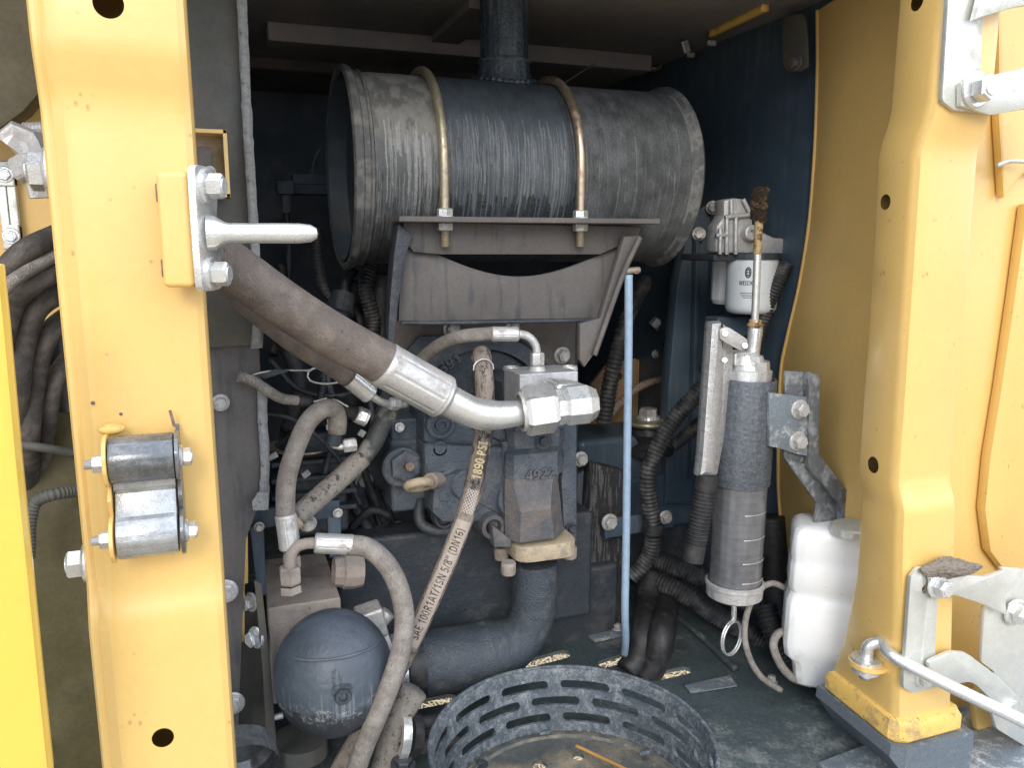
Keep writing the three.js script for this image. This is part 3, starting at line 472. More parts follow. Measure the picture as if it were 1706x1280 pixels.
// ---------------------------------------------------------------- muffler, its clamps and bracket
const MX0 = .172, MX1 = .657, MY = 1.778, MZ = -1.15, MR = .128;
{
  const W = 2048, H = 1024, pale = new Float32Array(W * H), blk = new Float32Array(W * H);
  const drip = (buf, x0, v0, len, w, al, slant = 0) => { // one run: wobbles, thins, ends in a bead
    const ph = rnd() * 9, n = Math.round(len * H), y0 = Math.round(v0 * H);
    for (let i = 0; i < n; i++) { const t = i / n, y = y0 + i; if (y < 0 || y >= H) continue;
      const cx = x0 * W + slant * i + 9 * (fld(FB, ph * .1, (v0 + t * len) * 2.2) - .5), hw = w * (.65 + .5 * fld(FB, ph * .3 + .2, t * .7) + .35 * sst(.85, .97, t)) * sst(0, .04, t) * (1 - sst(.985, 1, t) * .6), a = al * (.55 + .7 * fld(FC, ph, t * .9)) * (1 - .35 * t);
      for (let x = Math.floor(cx - hw - 1); x <= cx + hw + 1; x++) { const q = x < 0 || x >= W ? -1 : y * W + x; if (q >= 0) buf[q] = Math.max(buf[q], a * (1 - sst(hw * .6, hw + .8, Math.abs(x - cx)))); } }
  };
  const edge = (x) => .235 + .05 * (fld(FA, x * .9, .31) - .5) + .05 * (fld(FB, x * .9, .77) - .5);
  for (let i = 0; i < 46; i++) { const x = rnd() * .2; drip(pale, x, edge(x) - .02 - rnd() * .03, .03 + rnd() * rnd() * .2, 2.5 + rnd() * 7, .5 + rnd() * .45); }
  for (let i = 0; i < 60; i++) { const x = rnd() * .2; drip(pale, x, .24 + rnd() * .1, .02 + rnd() * .08, 1.5 + rnd() * 3, .25 + rnd() * .35); }
  for (let i = 0; i < 18; i++) { const x = .01 + rnd() * .19; drip(blk, x, .26 + rnd() * .08, .05 + rnd() * .12, 2 + rnd() * 7, .5 + rnd() * .4); }
  for (let i = 0; i < 210; i++) { const x = .21 + rnd() * .41; drip(pale, x, .14 + .05 * fld(FA, x * 2, .4) + rnd() * .10, .03 + rnd() * .16, 1.2 + rnd() * 4.2, .1 + rnd() * .4, (rnd() - .5) * .05); }
  for (let i = 0; i < 90; i++) { const x = .22 + rnd() * .4; drip(blk, x, .20 + rnd() * .08, .02 + rnd() * .08, 1 + rnd() * 3, .3 + rnd() * .5); }
  for (let i = 0; i < 64; i++) { const x = .215 + rnd() * .40; drip(blk, x, .292 + rnd() * .03, .1, 4 + rnd() * 12, .95); }
  for (let i = 0; i < 8; i++) drip(blk, .585 + rnd() * .03, .09 + rnd() * .1, .06 + rnd() * .14, 4 + rnd() * 10, .7);
  for (let i = 0; i < 60; i++) { const x = .61 + rnd() * .4; drip(i % 3 ? blk : pale, x, .12 + rnd() * .16, .04 + rnd() * .16, 1.5 + rnd() * 5, .12 + rnd() * .32, .02 + rnd() * .08); }
  for (let i = 0; i < 3; i++) drip(blk, .50 + rnd() * .02, .03, .05 + rnd() * .03, 4, .9, .5);
  const t = dataTex(W, H, (u, v) => {
    const i = Math.min(W - 1, Math.floor(u * W)), j = Math.min(H - 1, Math.floor(v * H)), x = u + .016 * (fld(FB, u * 2, v * 2) - .5);
    const left = 1 - sst(.203, .213, x), right = sst(.606, .632, x), mid = Math.max(0, 1 - left - right);
    const nz = fld(FA, u * 1.5, v * 2), nf = fld(FB, u * 3, v * 3.4), ng = fld(FC, u * 4, v * 5), st = fld(FS, u * 2, v * .9);
    const dust = 1 - sst(edge(u) - .03, edge(u) + .03, v + .07 * (nf - .5) + .03 * (ng - .5));
    const cl = [.205, .202, .184].map((c, k) => mix([.062, .068, .073][k] * (.65 + .7 * nf), c * (.62 + .45 * nz + .35 * (nf - .3)), dust * (.6 + .4 * sst(.25, .5, nf))));
    const cm = [.052, .066, .080].map((c) => c * (.75 + .35 * nz + .3 * (nf - .5)) * (1 + .35 * sst(.16, .24, v) * (st - .3)));
    const cr = [.112, .121, .126].map((c) => c * (.5 + .65 * nz + .5 * (nf - .5)) * (.85 + .4 * (ng - .5)));
    const P = pale[j * W + i], B = blk[j * W + i], g = .86 + .28 * ng;
    return [0, 1, 2].map((k) => mix(mix(left * cl[k] + mid * cm[k] + right * cr[k], [.27, .27, .262][k] * (.75 + .4 * nf), P), [.016, .018, .02][k], B) * g);
  });
  const rt = dataTex(512, 512, (u, v) => clamp(.62 + .3 * (fld(FS, u * 3, v) - .5) - .2 * (sst(.2, .22, u) - sst(.6, .64, u)) * (1 - sst(.13, .2, v))), false);
  const bt = dataTex(1024, 512, (u, v) => .5 * fld(FS, u * 3, v * .8) + .5 * fld(FC, u * 4, v * 3), false);
  const mat = new THREE.MeshPhysicalMaterial({ map: t, roughnessMap: rt, roughness: 1, bumpMap: bt, bumpScale: .0006 });
  const nx = 40, na = 120, pos = [], uv = [], idx = [];
  for (let i = 0; i <= nx; i++) for (let j = 0; j <= na; j++) { const a = j / na * Math.PI * 2, x = mix(MX0 + .012, MX1 - .012, i / nx), r = MR * (1 - .0 * x) - .0012 * (sst(.02, .035, i / nx) < 1 ? 1 : 0); pos.push(x, MY + r * Math.cos(a), MZ + r * Math.sin(a)); uv.push(i / nx, j / na); }
  for (let i = 0; i < nx; i++) for (let j = 0; j < na; j++) { const a = i * (na + 1) + j, b = a + na + 1; idx.push(a, b, a + 1, a + 1, b, b + 1); }
  const g = new THREE.BufferGeometry(); g.setAttribute('position', new THREE.Float32BufferAttribute(pos, 3)); g.setAttribute('uv', new THREE.Float32BufferAttribute(uv, 2)); g.setIndex(idx); g.computeVertexNormals();
  const h = g.toNonIndexed(); h.userData.uvDone = true;
  const o = thing('muffler', 'large grey cylindrical muffler with dust runs and rolled end rims', 'muffler');
  part('shell', h, mat, o);
  const A = V(MX0 - .006, MY, MZ), B = V(MX0 + .022, MY, MZ), C = V(MX1 - .016, MY, MZ), D = V(MX1 + .006, MY, MZ), rimM = M([.07, .073, .075], [.15, .15, .14], { r: .6, thr: .5, size: .1, grain: .2, bump: .0008 });
  part('rim', turn(A, B, [[.1, MR - .003], [0, MR + .003], [.08, MR + .0075], [.25, MR + .0085], [.42, MR + .0065], [.5, MR + .002], [.75, MR + .001], [.8, MR + .003], [.9, MR + .003], [1, MR - .002]], 96, .7), rimM, o);
  part('rim', turn(C, D, [[0, MR - .002], [.3, MR + .002], [.5, MR + .007], [.8, MR + .009], [1, MR + .005], [.95, MR - .004], [.4, MR - .006]], 96, .7), rimM, o);
  part('cap', turn(V(MX0 - .0055, MY, MZ), V(MX0 + .03, MY, MZ), [[0, MR - .0035], [.05, MR - .006], [.8, MR - .007], [1, MR * .7], [.9, 0]], 72), m.dark, o); part('cap', turn(V(MX1 - .01, MY, MZ), V(MX1 - .004, MY, MZ), [[0, MR - .004], [1, MR * .6], [1, 0]], 64), m.dark, o);
}
{ const o = thing('exhaust_pipe', 'black oily exhaust pipe rising from the top of the muffler', 'pipe');
  const x = Z(840, 120, MZ).x, r = .0345;
  part('pipe', turn(V(x, MY + MR * .9, MZ), V(x, 2.028, MZ), [[0, r], [1, r], [1, 0]], 40), m.oily, o);
  const y1 = Z(840, 95, MZ + r).y;
  part('sleeve', turn(V(x, MY + MR - .012, MZ), V(x, y1, MZ), [[0, r * 1.26], [.35, r * 1.15], [.9, r * 1.06], [1, r * 1.1], [1, r]], 40), m.oily, o);
  part('weld_bead', sweep(Array.from({ length: 24 }, (_, i) => { const a = i / 24 * Math.PI * 2, R = r * 1.27, z = MZ + R * Math.sin(a); return V(x + R * Math.cos(a), MY + Math.sqrt(MR * MR - (R * Math.sin(a)) ** 2) + .002, z); }), (t, s) => .0035 * (1 + .3 * Math.sin(s * 700)), { closed: true, n: 120, m: 8 }), m.oily, o);
  part('clamp_lip', turn(V(x, y1 - .002, MZ), V(x, y1 + .003, MZ), [[0, r * 1.08], [.4, r * 1.14], [1, r * 1.03]], 40), m.smudge, o); }
{ const rU = .0062, R = MR + rU, zf = MZ + R;
  const mk = (x, label, mat) => {
    const o = thing('u_bolt', label, 'U bolt', 'U bolts over the muffler'); const pts = []; for (let i = 0; i <= 24; i++) { const a = i / 24 * Math.PI; pts.push(V(x, MY + R * Math.sin(a), MZ + R * Math.cos(a))); }
    const yb = Z(740, 412, zf).y;
    part('bow', sweep([V(x, yb + .04, zf), V(x, MY - .03, zf), V(x, MY - .012, zf), ...pts, V(x, MY - .03, MZ - R)], rU, { n: 140, m: 16, ref: RT }), mat, o);
    part('thread', thread(V(x, yb, zf), V(x, yb + .075, zf), rU, .0018), m.gold, o);
    part('nut', [hex(V(x, 1.7125, zf), UPV, .018, .010), turn(V(x, 1.7112, zf), V(x, 1.713, zf), [[0, .012], [1, .012], [1, .006]])], m.zinc, o); part('nut', [hex(V(x, 1.7045, zf), DN, .018, .010)], m.zincDirty, o); return o; };
  mk(Z(741, 350, zf).x, 'left U bolt clamping the muffler with threaded end and two nuts', m.gold); mk(Z(967, 355, zf).x, 'right U bolt with coppery bow clamping the muffler', M([.50, .42, .30], [.42, .30, .24], { r: .35, rd: .5, metal: .9, md: .6, thr: .5, size: .08, grain: .12 })); }
{ const o = thing('muffler_bracket', 'brown dusty steel bracket carrying the muffler', 'bracket');
  const a = Z(665, 362, -.985), b = Z(1100, 374, -.985), y = 1.7115;
  part('shelf', span(V(a.x, y, -.985), V(b.x, y - .007, -1.036), { b: .0015 }), m.brown, o);
  part('flange', plateZ([[672, 370], [1068, 378], [1064, 395], [1000, 424], [735, 424], [690, 420], [672, 400]], -1.0265, .005), m.brownStreak, o);
  const arc = []; for (let i = 0; i <= 16; i++) { const t = i / 16; arc.push([mix(722, 1008, t), 421 + 40 * Math.sin(Math.PI * t)]); }
  part('saddle_plate', plateZ([[690, 405], ...arc, [1064, 396], [1045, 440], [1003, 530], [664, 536], [668, 430]], -1.038, .008, { b: .001 }), m.brownStreak, o);
  part('gusset', plateZ([[1040, 394], [1068, 393], [1040, 450], [990, 590], [974, 612], [966, 600], [966, 540], [1000, 530]], -1.006, .012), m.brown, o);
  part('gusset_lip', sweep(Zs([[1066, 396, -.998], [1040, 452, -.998], [990, 592, -.998]]), (t, s, th) => .004, { m: 6 }), m.brown, o);
  part('gusset', plateZ([[664, 372], [688, 392], [672, 440], [660, 540], [654, 600], [645, 600], [650, 500], [656, 430]], -1.01, .03), m.castDark, o);
  part('weld', sweep(Zs([[668, 538, -1.026], [760, 538, -1.026], [1000, 533, -1.026]]), .003, { m: 6 }), m.castDark, o);
}

// ---------------------------------------------------------------- engine housing, pump, manifold
{ const o = thing('bell_housing', 'dark grey engine bell housing plate behind the hydraulic pump', 'housing');
  part('plate', plateZ(roundPx([[648, 520], [962, 520], [965, 640], [962, 1010], [780, 1030], [580, 960], [560, 840], [600, 760], [640, 640]], 4, .1), -1.2, .03, { b: .004 }), m.castDark, o);
  part('flange', plateZ([[652, 532], [960, 532], [958, 612], [910, 628], [855, 585], [790, 570], [720, 590], [690, 612], [650, 612]], -1.17, .012), m.brown, o);
  const c = Z(800, 700, -1.165), R = sz(150, c);
  part('ring', turn(V(c.x, c.y, -1.2), V(c.x, c.y, -1.155), [[0, R], [.7, R], [1, R * .96], [1, R * .8], [.6, R * .78], [.5, 0]], 72), m.cast, o);
  for (const [x, y, z, s] of [[752, 549, -1.168, .017], [854, 548, -1.168, .0155], [936, 592, -1.168, .018], [606, 801, -1.195, .018], [663, 883, -1.195, .018], [967, 765, -1.19, .0165], [646, 690, -1.19, .012]]) part('bolt', bolt(Z(x, y, z), FR, s, s * .55), m.zincDirty, o);
  part('cast_rib', [plateZ([[660, 606], [700, 560], [760, 560], [700, 640]], -1.16, .02), plateZ([[690, 770], [700, 690], [715, 690], [715, 860]], -1.14, .03)], m.cast, o);
  const tx = new TextGeometry('391', { font, size: .017, depth: .0015, curveSegments: 5 }); tx.rotateZ(.5); const q = Z(736, 624, -1.153); tx.translate(q.x, q.y, q.z); part('cast_mark', tx, m.cast, o); }
{ const o = thing('hydraulic_pump', 'blue grey cast iron hydraulic pump with number 4922 cast on it', 'pump');
  // control housing at left
  part('control_housing', [plateZ(roundPx([[706, 676], [846, 672], [848, 745], [706, 738]], 3, .06), -1.035, .09, { b: .005 }), plateZ(roundPx([[707, 739], [850, 746], [850, 868], [800, 872], [738, 872], [720, 855], [722, 812], [708, 800]], 3, .1), -1.028, .1, { b: .006 })], m.cast, o);
  const boss = (x, y, z, rp, d, prof) => { const q = Z(x, y, z), r = sz(rp, q); return turn(q, q.clone().add(V(0, 0, d)), prof.map(([s, k]) => [s, k * r]), 32); };
  const ringP = [[0, 1.05], [.8, 1], [1, .9], [1, .7], [.6, .66], [.5, 0]], padP = [[0, 1.1], [.8, 1], [1, .9], [1, 0]];
  part('boss', [boss(733, 706, -1.037, 25, .008, ringP), boss(733, 706, -1.037, 11, .012, ringP), boss(731, 746, -1.036, 13, .008, ringP)], m.cast, o);
  part('boss', [boss(776, 806, -1.03, 26, .008, padP), boss(740, 826, -1.03, 10, .004, ringP)], m.cast, o);
  part('socket_screw', [boss(735, 857, -1.06, 18, .02, ringP), boss(735, 857, -1.055, 9, .02, ringP)], m.castDark, o);
  part('lug', [sweep(Zs([[700, 830, -1.08], [700, 870, -1.07], [725, 885, -1.06], [755, 882, -1.06]]), .008, { m: 12 })], m.castDark, o);
  part('cable_boss', boss(806, 862, -1.06, 22, .045, [[0, 1.1], [.8, 1], [1, .9], [1, .6], [.7, .55], [.6, 0]]), m.castDust, o);
  // main body: chamfered column
  const sec = (py, xl, xr, zf, ch, dz = .13) => { const a = Z(xl, py, zf), b = Z(xr, py, zf), y = a.y; return [V(a.x, y, zf - dz), V(a.x, y, zf - ch), V(a.x + ch * .7, y, zf), V(b.x - ch * 1.2, y, zf), V(b.x, y, zf - ch * 1.2), V(b.x, y, zf - dz)].reverse(); };
  part('body', [loft([sec(800, 846, 944, -1.005, .012), sec(760, 848, 944, -1.005, .012), sec(750, 850, 944, -1.017, .01), sec(690, 846, 948, -1.02, .01), sec(640, 840, 950, -1.02, .01)], .35)], m.cast, o);
  part('flange', [plateZ([[925, 640], [962, 642], [962, 905], [940, 905], [935, 800], [938, 760], [930, 700]], -1.05, .09, { b: .004 })], m.cast, o);
  part('cone', [loft([sec(907, 850, 950, -.99, .02), sec(856, 850, 946, -.985, .022), sec(812, 846, 936, -1.003, .012), sec(798, 848, 940, -1.0065, .012)], .3)], m.castDust, o);
  part('web', [plateZ(roundPx([[790, 850], [850, 846], [856, 905], [826, 908], [800, 880]], 3, .15), -1.03, .08, { b: .006 }), plateZ([[820, 875], [852, 900], [852, 912], [824, 912]], -1.0, .05)], m.castDust, o);
  part('rib', [sweep(Zs([[841, 735, -1.03], [840, 800, -1.03], [836, 842, -1.022], [854, 862, -1.008]]), .006, { m: 10 })], m.cast, o);
  const tx = new TextGeometry('4922', { font, size: .0145, depth: .004, curveSegments: 6 }); const q = Z(874, 800, -1.0055); tx.translate(q.x, q.y, q.z); part('cast_number', tx, m.cast, o);
  part('bolt', bolt(Z(716, 690, -1.033), FR, .009, .005), m.castDark, o); part('bolt', bolt(Z(838, 690, -1.0), FR, .010, .006), m.castDark, o); part('bolt', bolt(Z(950, 660, -1.046), FR, .011, .006), m.castDark, o); part('bolt', bolt(Z(951, 880, -1.046), FR, .011, .006), m.castDark, o);
  part('rib', [span(Z(712, 775, -1.026), Z(790, 779, -1.034), { b: .002 }), span(Z(858, 706, -1.014), Z(936, 711, -1.024), { b: .002 }), sweep(Zs([[714, 800, -1.03], [740, 790, -1.028], [760, 780, -1.028]]), .004, { m: 8 })], m.cast, o);
  part('plug', [rod(Z(905, 735, -1.02), Z(905, 735, -1.012), .012, 24), hex(Z(905, 735, -1.013), FR, .012, .005)], m.castDark, o);
  // inlet flange
  const y0 = Z(890, 906, -1.0).y, y1 = Z(890, 932, -1.0).y, fl = [[826, 912], [850, 922], [878, 930], [915, 944], [948, 928], [958, 905]];
  const c = Z(893, 910, -1.04), fp = []; for (let i = 0; i < 40; i++) { const a = i / 40 * Math.PI * 2, k = 1 + .22 * Math.pow(Math.abs(Math.cos(2 * (a - .8))), 3); fp.push(V(c.x + .047 * k * Math.cos(a), 0, -1.035 + .047 * k * Math.sin(a))); }
  part('inlet_flange', plateY(fp, y0, y0 - y1, { b: .002 }), m.tan, o);
  for (const [x, yy, z] of [[847, 929, -.995], [949, 918, -1.02], [835, 905, -1.05]]) { const p = Z(x, yy, z); part('flange_bolt', rod(V(p.x, y1 - .014, p.z), V(p.x, y1 + .004, p.z), .0105, 20, .3), m.dustBlock, o); }
}
{ const o = thing('suction_pipe', 'rough black suction elbow pipe from pump flange to the left', 'pipe');
  const zc = -1.04, top = Z(890, 935, zc), R1 = sz(38, top);
  const pts = [top, Z(890, 985, zc), Z(888, 1015, zc), Z(876, 1050, zc), Z(848, 1075, zc), Z(800, 1090, zc), Z(740, 1100, zc), Z(690, 1108, zc)];
  part('elbow', sweep(pts, (t, s) => R1 * (1 + .36 * sst(.36, .62, t)) * (1 + .02 * Math.exp(-(((t - .26) / .008) ** 2)) + .025 * Math.exp(-(((t - .62) / .01) ** 2))), { n: 130, m: 40 }), m.pipe, o);
  const a = Z(700, 1106, zc), b = Z(640, 1118, zc), r = sz(53, a);
  part('coupling', turn(a, b, [[0, r * .9], [0, r * 1.06], [.45, r * 1.06], [.45, r * .98], [1, r * .98], [1, 0]], 40), m.rubber, o);
  part('clamp_band', turn(a.clone().lerp(b, .5), a.clone().lerp(b, .78), [[0, r], [0, r * 1.05], [1, r * 1.05], [1, r]], 40), m.zinc, o); }
{ const o = thing('manifold_block', 'bright machined manifold block on top of the pump', 'manifold');
  const a = Z(832, 612, -.955), b = Z(962, 612, -.955), zf = -.955, p = Z(838, 612, zf);
  const y1 = Z(900, 622, zf).y, y0 = Z(900, 705, zf).y; const bx0 = Z(866, 650, zf).x, bx1 = Z(963, 650, zf).x;
  part('block', span(V(bx0, y0, zf), V(bx1, y1, zf - .062), { b: .002 }), m.alu, o);
  for (const [x, y] of [[852, 612], [948, 611]]) { const q = Y(x, y, y1); part('port_recess', turn(V(q.x, y1 - .004, q.z), V(q.x, y1 + .001, q.z), [[0, .012], [1, .011], [1, .008], [.2, .007], [.2, 0]], 28), m.zincDirty, o); }
}
{ const o = thing('pressure_fitting', 'polished hex nut and capped elbow fitting on the manifold', 'fitting');
  const a = Z(872, 686, -.892), b = Z(912, 680, -.888), d = b.clone().sub(a).normalize(), c = Z(930, 675, -.885), e = Z(992, 668, -.88), R = sz(34, c), af = sz(74, a);
  part('nut', [hex(a, d, af, a.distanceTo(Z(924, 679, -.887)), .25)], m.zinc, o);
  part('ring', turn(a.clone().addScaledVector(d, -.004), a.clone().addScaledVector(d, .003), [[0, R * .85], [0, R * .98], [1, R * .98], [1, 0]], 36), m.zincDirty, o);
  const g = new THREE.LatheGeometry([[0, 0], [R * .94, 0], [R * .96, .006], [R * .9, .010], [R * 1.02, .014], [R * 1.02, .040], [R * .74, .052], [0, .0525]].map(([r, y]) => new THREE.Vector2(Math.max(r, 1e-5), y)), 8, .2).toNonIndexed(); g.computeVertexNormals();
  part('cap', orient(g, Z(924, 678, -.887), e.clone().sub(c)), m.zinc, o);
  const k = Z(936, 648, -.90); part('neck', [box(sz(58, k), sz(44, k), .05, Z(938, 655, -.925), { b: .008, rz: -.1 })], m.zinc, o); }

// ---------------------------------------------------------------- hoses
{ const o = thing('large_hose', 'thick dusty high pressure hose running down from the left to the silver tube', 'hose');
  const a = Z(646, 610, -.87), r = sz(37, Z(600, 590, -.87)), end = Z(642, 606, -.872), f1 = Z(742, 664, -.878);
  part('sheath', sweep([Z(300, 380, -.83), Z(345, 415, -.835), Z(400, 455, -.84), Z(480, 512, -.85), Z(560, 562, -.862), end], r, { m: 32, n: 80 }), m.hoseBig, o);
  part('ferrule', ferrule(Z(634, 604, -.871), Z(742, 664, -.88), r * 1.08), m.zincDirty, o);
  const rt = sz(27, f1);
  part('steel_tube', sweep([Z(715, 650, -.877), Z(740, 663, -.88), Z(765, 677, -.882), Z(790, 688, -.885), Z(820, 692, -.888), Z(860, 689, -.891), Z(885, 685, -.893)], (t) => rt * (1 + .14 * (1 - sst(.06, .16, t)) - .2 * sst(.5, 1, t)), { m: 32, n: 80 }), m.zinc, o); }
{ const o = thing('pressure_hose', 'slimmer hose under the thick hose with a chrome ferrule and bent tube', 'hose');
  const r = sz(20, Z(480, 560, -.93));
  part('sheath', sweep(Zs([[330, 415, -.9], [380, 475, -.91], [430, 520, -.92], [500, 575, -.935], [560, 612, -.95], [582, 628, -.955]]), r), m.hoseBig, o);
  part('ferrule', ferrule(Z(576, 624, -.954), Z(618, 658, -.962), r * .95), m.zinc, o);
  part('steel_tube', sweep(Zs([[610, 650, -.96], [622, 661, -.963], [636, 670, -.97], [655, 673, -.985], [676, 674, -1.0]]), sz(6.5, Z(640, 670, -.97))), m.zinc, o);
  part('nut', hex(Z(650, 673, -.98), Z(676, 674, -1.0).sub(Z(650, 673, -.98)), .014, .016), m.zincDirty, o); }
{ const o = thing('pilot_hose', 'slim grey hose arching over the pump to the manifold', 'hose');
  const r = sz(11.5, Z(760, 560, -1.0));
  part('sheath', sweep(Zs([[690, 612, -1.09], [712, 590, -1.06], [740, 571, -1.03], [775, 560, -1.0], [822, 556, -.985]]), r), m.hoseGrey, o);
  part('ferrule', ferrule(Z(818, 557, -.986), Z(864, 557, -.98), r * 1.12), m.zincDirty, o);
  part('steel_tube', sweep(Zs([[855, 557, -.981], [868, 557, -.98], [882, 562, -.979], [892, 575, -.979], [895, 592, -.979]]), sz(7, Z(880, 570, -.98))), m.zincDirty, o);
  part('nut', [hex(Z(895, 588, -.979), DN, .0165, .017), turn(Z(895, 605, -.979).add(V(0, -.004, 0)), Z(895, 612, -.979).add(V(0, -.004, 0)), [[0, 0], [0, .009], [1, .012], [1, 0]])], m.zincDirty, o); }
{ // lettered hose
  const path = Zs([[560, 1290, -.965], [600, 1225, -.955], [650, 1140, -.94], [688, 1065, -.93], [722, 990, -.93], [752, 920, -.935], [778, 850, -.94], [796, 780, -.945], [806, 720, -.95], [808, 660, -.955], [805, 615, -.965], [803, 595, -.985], [802, 590, -1.02], [800, 600, -1.06]]);
  const curve = new THREE.CatmullRomCurve3(path, false, 'centripetal'), L = curve.getLength(), r = sz(16, Z(770, 850, -.94)), circ = 2 * Math.PI * r, W = 2048, H = 256;
  const cv = document.createElement('canvas'); cv.width = W; cv.height = H; const g = cv.getContext('2d');
  g.fillStyle = '#000'; g.fillRect(0, 0, W, H);
  const at = (px, py) => { let best = 0, bd = 1e9; for (let i = 0; i <= 400; i++) { const q = curve.getPointAt(i / 400).project(camera), x = (q.x + 1) * 853, y = (1 - q.y) * 640, d = (x - px) ** 2 + (y - py) ** 2; if (d < bd) { bd = d; best = i / 400; } } return best * W; };
  const u1 = at(690, 1060), u2 = at(772, 880), u3 = at(792, 798), u4 = at(806, 735);
  const put = (txt, x0, x1, size, col) => { g.save(); g.font = `bold ${size}px sans-serif`; const w = g.measureText(txt).width; g.translate(x0, H * .5); g.scale((x1 - x0) / w, 1); g.fillStyle = col; g.textBaseline = 'middle'; g.fillText(txt, 0, 0); g.restore(); };
  put('SAE 100R1AT/1SN 5/8" (DN16)', u1, u2, 52, '#ff0000'); put('1890 PSI', u3, u4, 56, '#00ff00');
  const px = g.getImageData(0, 0, W, H).data;
  const tex = dataTex(W, H, (u, v) => {
    const i = Math.min(W - 1, Math.floor(u * W)), j = Math.min(H - 1, Math.floor(v * H)), k = (j * W + i) * 4, red = px[k] / 255 , gr = px[k + 1] / 255;
    const s = u * L, n1 = fld(FA, s * 5, v), n2 = fld(FB, s * 7, v * 1.3), n3 = fld(FC, s * 9, v);
    const stripe = Math.abs(v - .5) < .135 && i > u1 - 30 && i < u2 + 30, pat = i > u2 + 60 && i < u3 - 40 && Math.abs(v - .5) < .11;
    let c = [.27, .225, .185].map((q) => q * (.7 + .5 * n1) * (.85 + .3 * n3));
    const blk = sst(.60, .66, .55 * n2 + .45 * n3 + .12 * (i > u3 - 40 && i < u4 + 60 ? 1 : 0) + (Math.abs(v - .42) > .2 ? .08 : -.03)) * (stripe ? .15 : 1);
    c = c.map((q, z) => mix(q, [.03, .03, .032][z], blk));
    if (stripe) c = c.map((q, z) => mix(q, [.44, .38, .32][z], .75));
    if (pat && (Math.floor(s * 420) + Math.floor(v * 38)) % 2 === 0) c = [.46, .42, .37];
    const wear = sst(.36, .52, .5 * n2 + .5 * n3); c = c.map((q, z) => mix(q, [.06, .04, .04][z], red * (.6 + .4 * wear))); c = c.map((q, z) => mix(q, [.6, .5, .28][z], gr * (.55 + .4 * wear))); return c;
  });
  tex.wrapS = THREE.ClampToEdgeWrapping;
  const bt = dataTex(1024, 128, (u, v) => fld(FB, u * L * 8, v * 1.3), false);
  const o = thing('lettered_hose', 'dusty braided hose with printed pressure rating hanging before the pump', 'hose');
  part('sheath', sweep(curve, r, { m: 28, n: 200, uvn: true, ref: V(-.2, .25, 1) }), new THREE.MeshPhysicalMaterial({ map: tex, roughness: .88, bumpMap: bt, bumpScale: .0012 }), o);
  part('wire_ring', sweep(Array.from({ length: 16 }, (_, i) => { const a = i / 15 * Math.PI * 1.1 + Math.PI * -.05, q = Z(803, 613, -.962); return V(q.x + r * 1.1 * Math.cos(a), q.y + r * 1.1 * Math.sin(a) * .9, q.z + .006); }), .0011, { m: 6 }), m.zincDirty, o);
  part('end_hood', sweep(Zs([[802, 600, -1.0], [802, 592, -1.03], [802, 600, -1.07]]), r * 1.12, { m: 18 }), m.hoseOil, o); }
{ // hoses at the valve block
  const o = thing('valve_hose', 'grey hose arching up from the valve block then turning down', 'hose');
  const r = sz(16, Z(480, 800, -.93));
  part('sheath', sweep(Zs([[476, 862, -.93], [478, 800, -.93], [494, 745, -.935], [516, 700, -.945], [540, 681, -.955], [557, 683, -.965], [563, 700, -.97], [561, 722, -.97]]), r), m.hoseGrey, o);
  part('ferrule', ferrule(Z(476, 856, -.93), Z(484, 916, -.925), r * 1.12), m.zincDirty, o);
  part('ferrule', ferrule(Z(561, 715, -.97), Z(554, 742, -.97), r * .8), m.castDark, o);
  part('lead_tube', sweep(Zs([[552, 738, -.97], [560, 744, -.972], [590, 742, -.975]]), .0042), m.zinc, o); part('nut', hex(Z(572, 743, -.973), V(1, .05, 0), .015, .016), m.zincDirty, o);
  part('stem', [sweep(Zs([[484, 905, -.925], [485, 935, -.925]]), .008), hex(Z(486, 925, -.925), DN, .019, .016)], m.dustBlock, o); }
{ const o = thing('muddy_hose', 'mud flaked hose running diagonally from the valve block up to the pump', 'hose');
  const r = sz(17.5, Z(540, 820, -.97));
  part('sheath', sweep(Zs([[494, 862, -.955], [530, 830, -.965], [570, 795, -.975], [604, 762, -.985]]), r, { m: 22 }), m.hoseMud, o);
  part('oily_length', sweep(Zs([[600, 766, -.984], [622, 738, -.995], [640, 700, -1.005], [662, 670, -1.02]]), r * .95, { m: 20 }), m.hoseOil, o);
  part('ferrule', ferrule(Z(512, 846, -.96), Z(486, 872, -.953), r * .95), m.tan, o); part('nut', hex(Z(490, 868, -.955), V(-.6, -.7, .2), .02, .014), m.zincDirty, o); }
{ const o = thing('looping_hose', 'grey hose looping from the valve elbow down past the ball', 'hose');
  const r = sz(17, Z(660, 980, -.87));
  part('sheath', sweep(Zs([[580, 908, -.905], [610, 912, -.9], [640, 935, -.89], [663, 975, -.88], [674, 1030, -.87], [668, 1085, -.86], [652, 1135, -.85], [630, 1190, -.85], [605, 1250, -.86], [585, 1310, -.87]]), r, { m: 24, n: 100 }), m.hoseGrey, o);
  part('ferrule', ferrule(Z(590, 908, -.904), Z(524, 905, -.91), r * 1.02), m.zincDirty, o);
  part('elbow_tube', sweep(Zs([[535, 905, -.909], [510, 906, -.912], [494, 912, -.914], [485, 926, -.914], [483, 950, -.914]]), sz(9.5, Z(500, 910, -.91))), m.dustBlock, o);
  part('nut', [hex(Z(483, 944, -.914), DN, sz(32, Z(483, 944, -.914)), sz(30, Z(483, 944, -.914))), turn(Z(484, 974, -.914), Z(485, 986, -.914), [[0, .0125], [1, .0135], [1, 0]], 6)], m.dustBlock, o); }
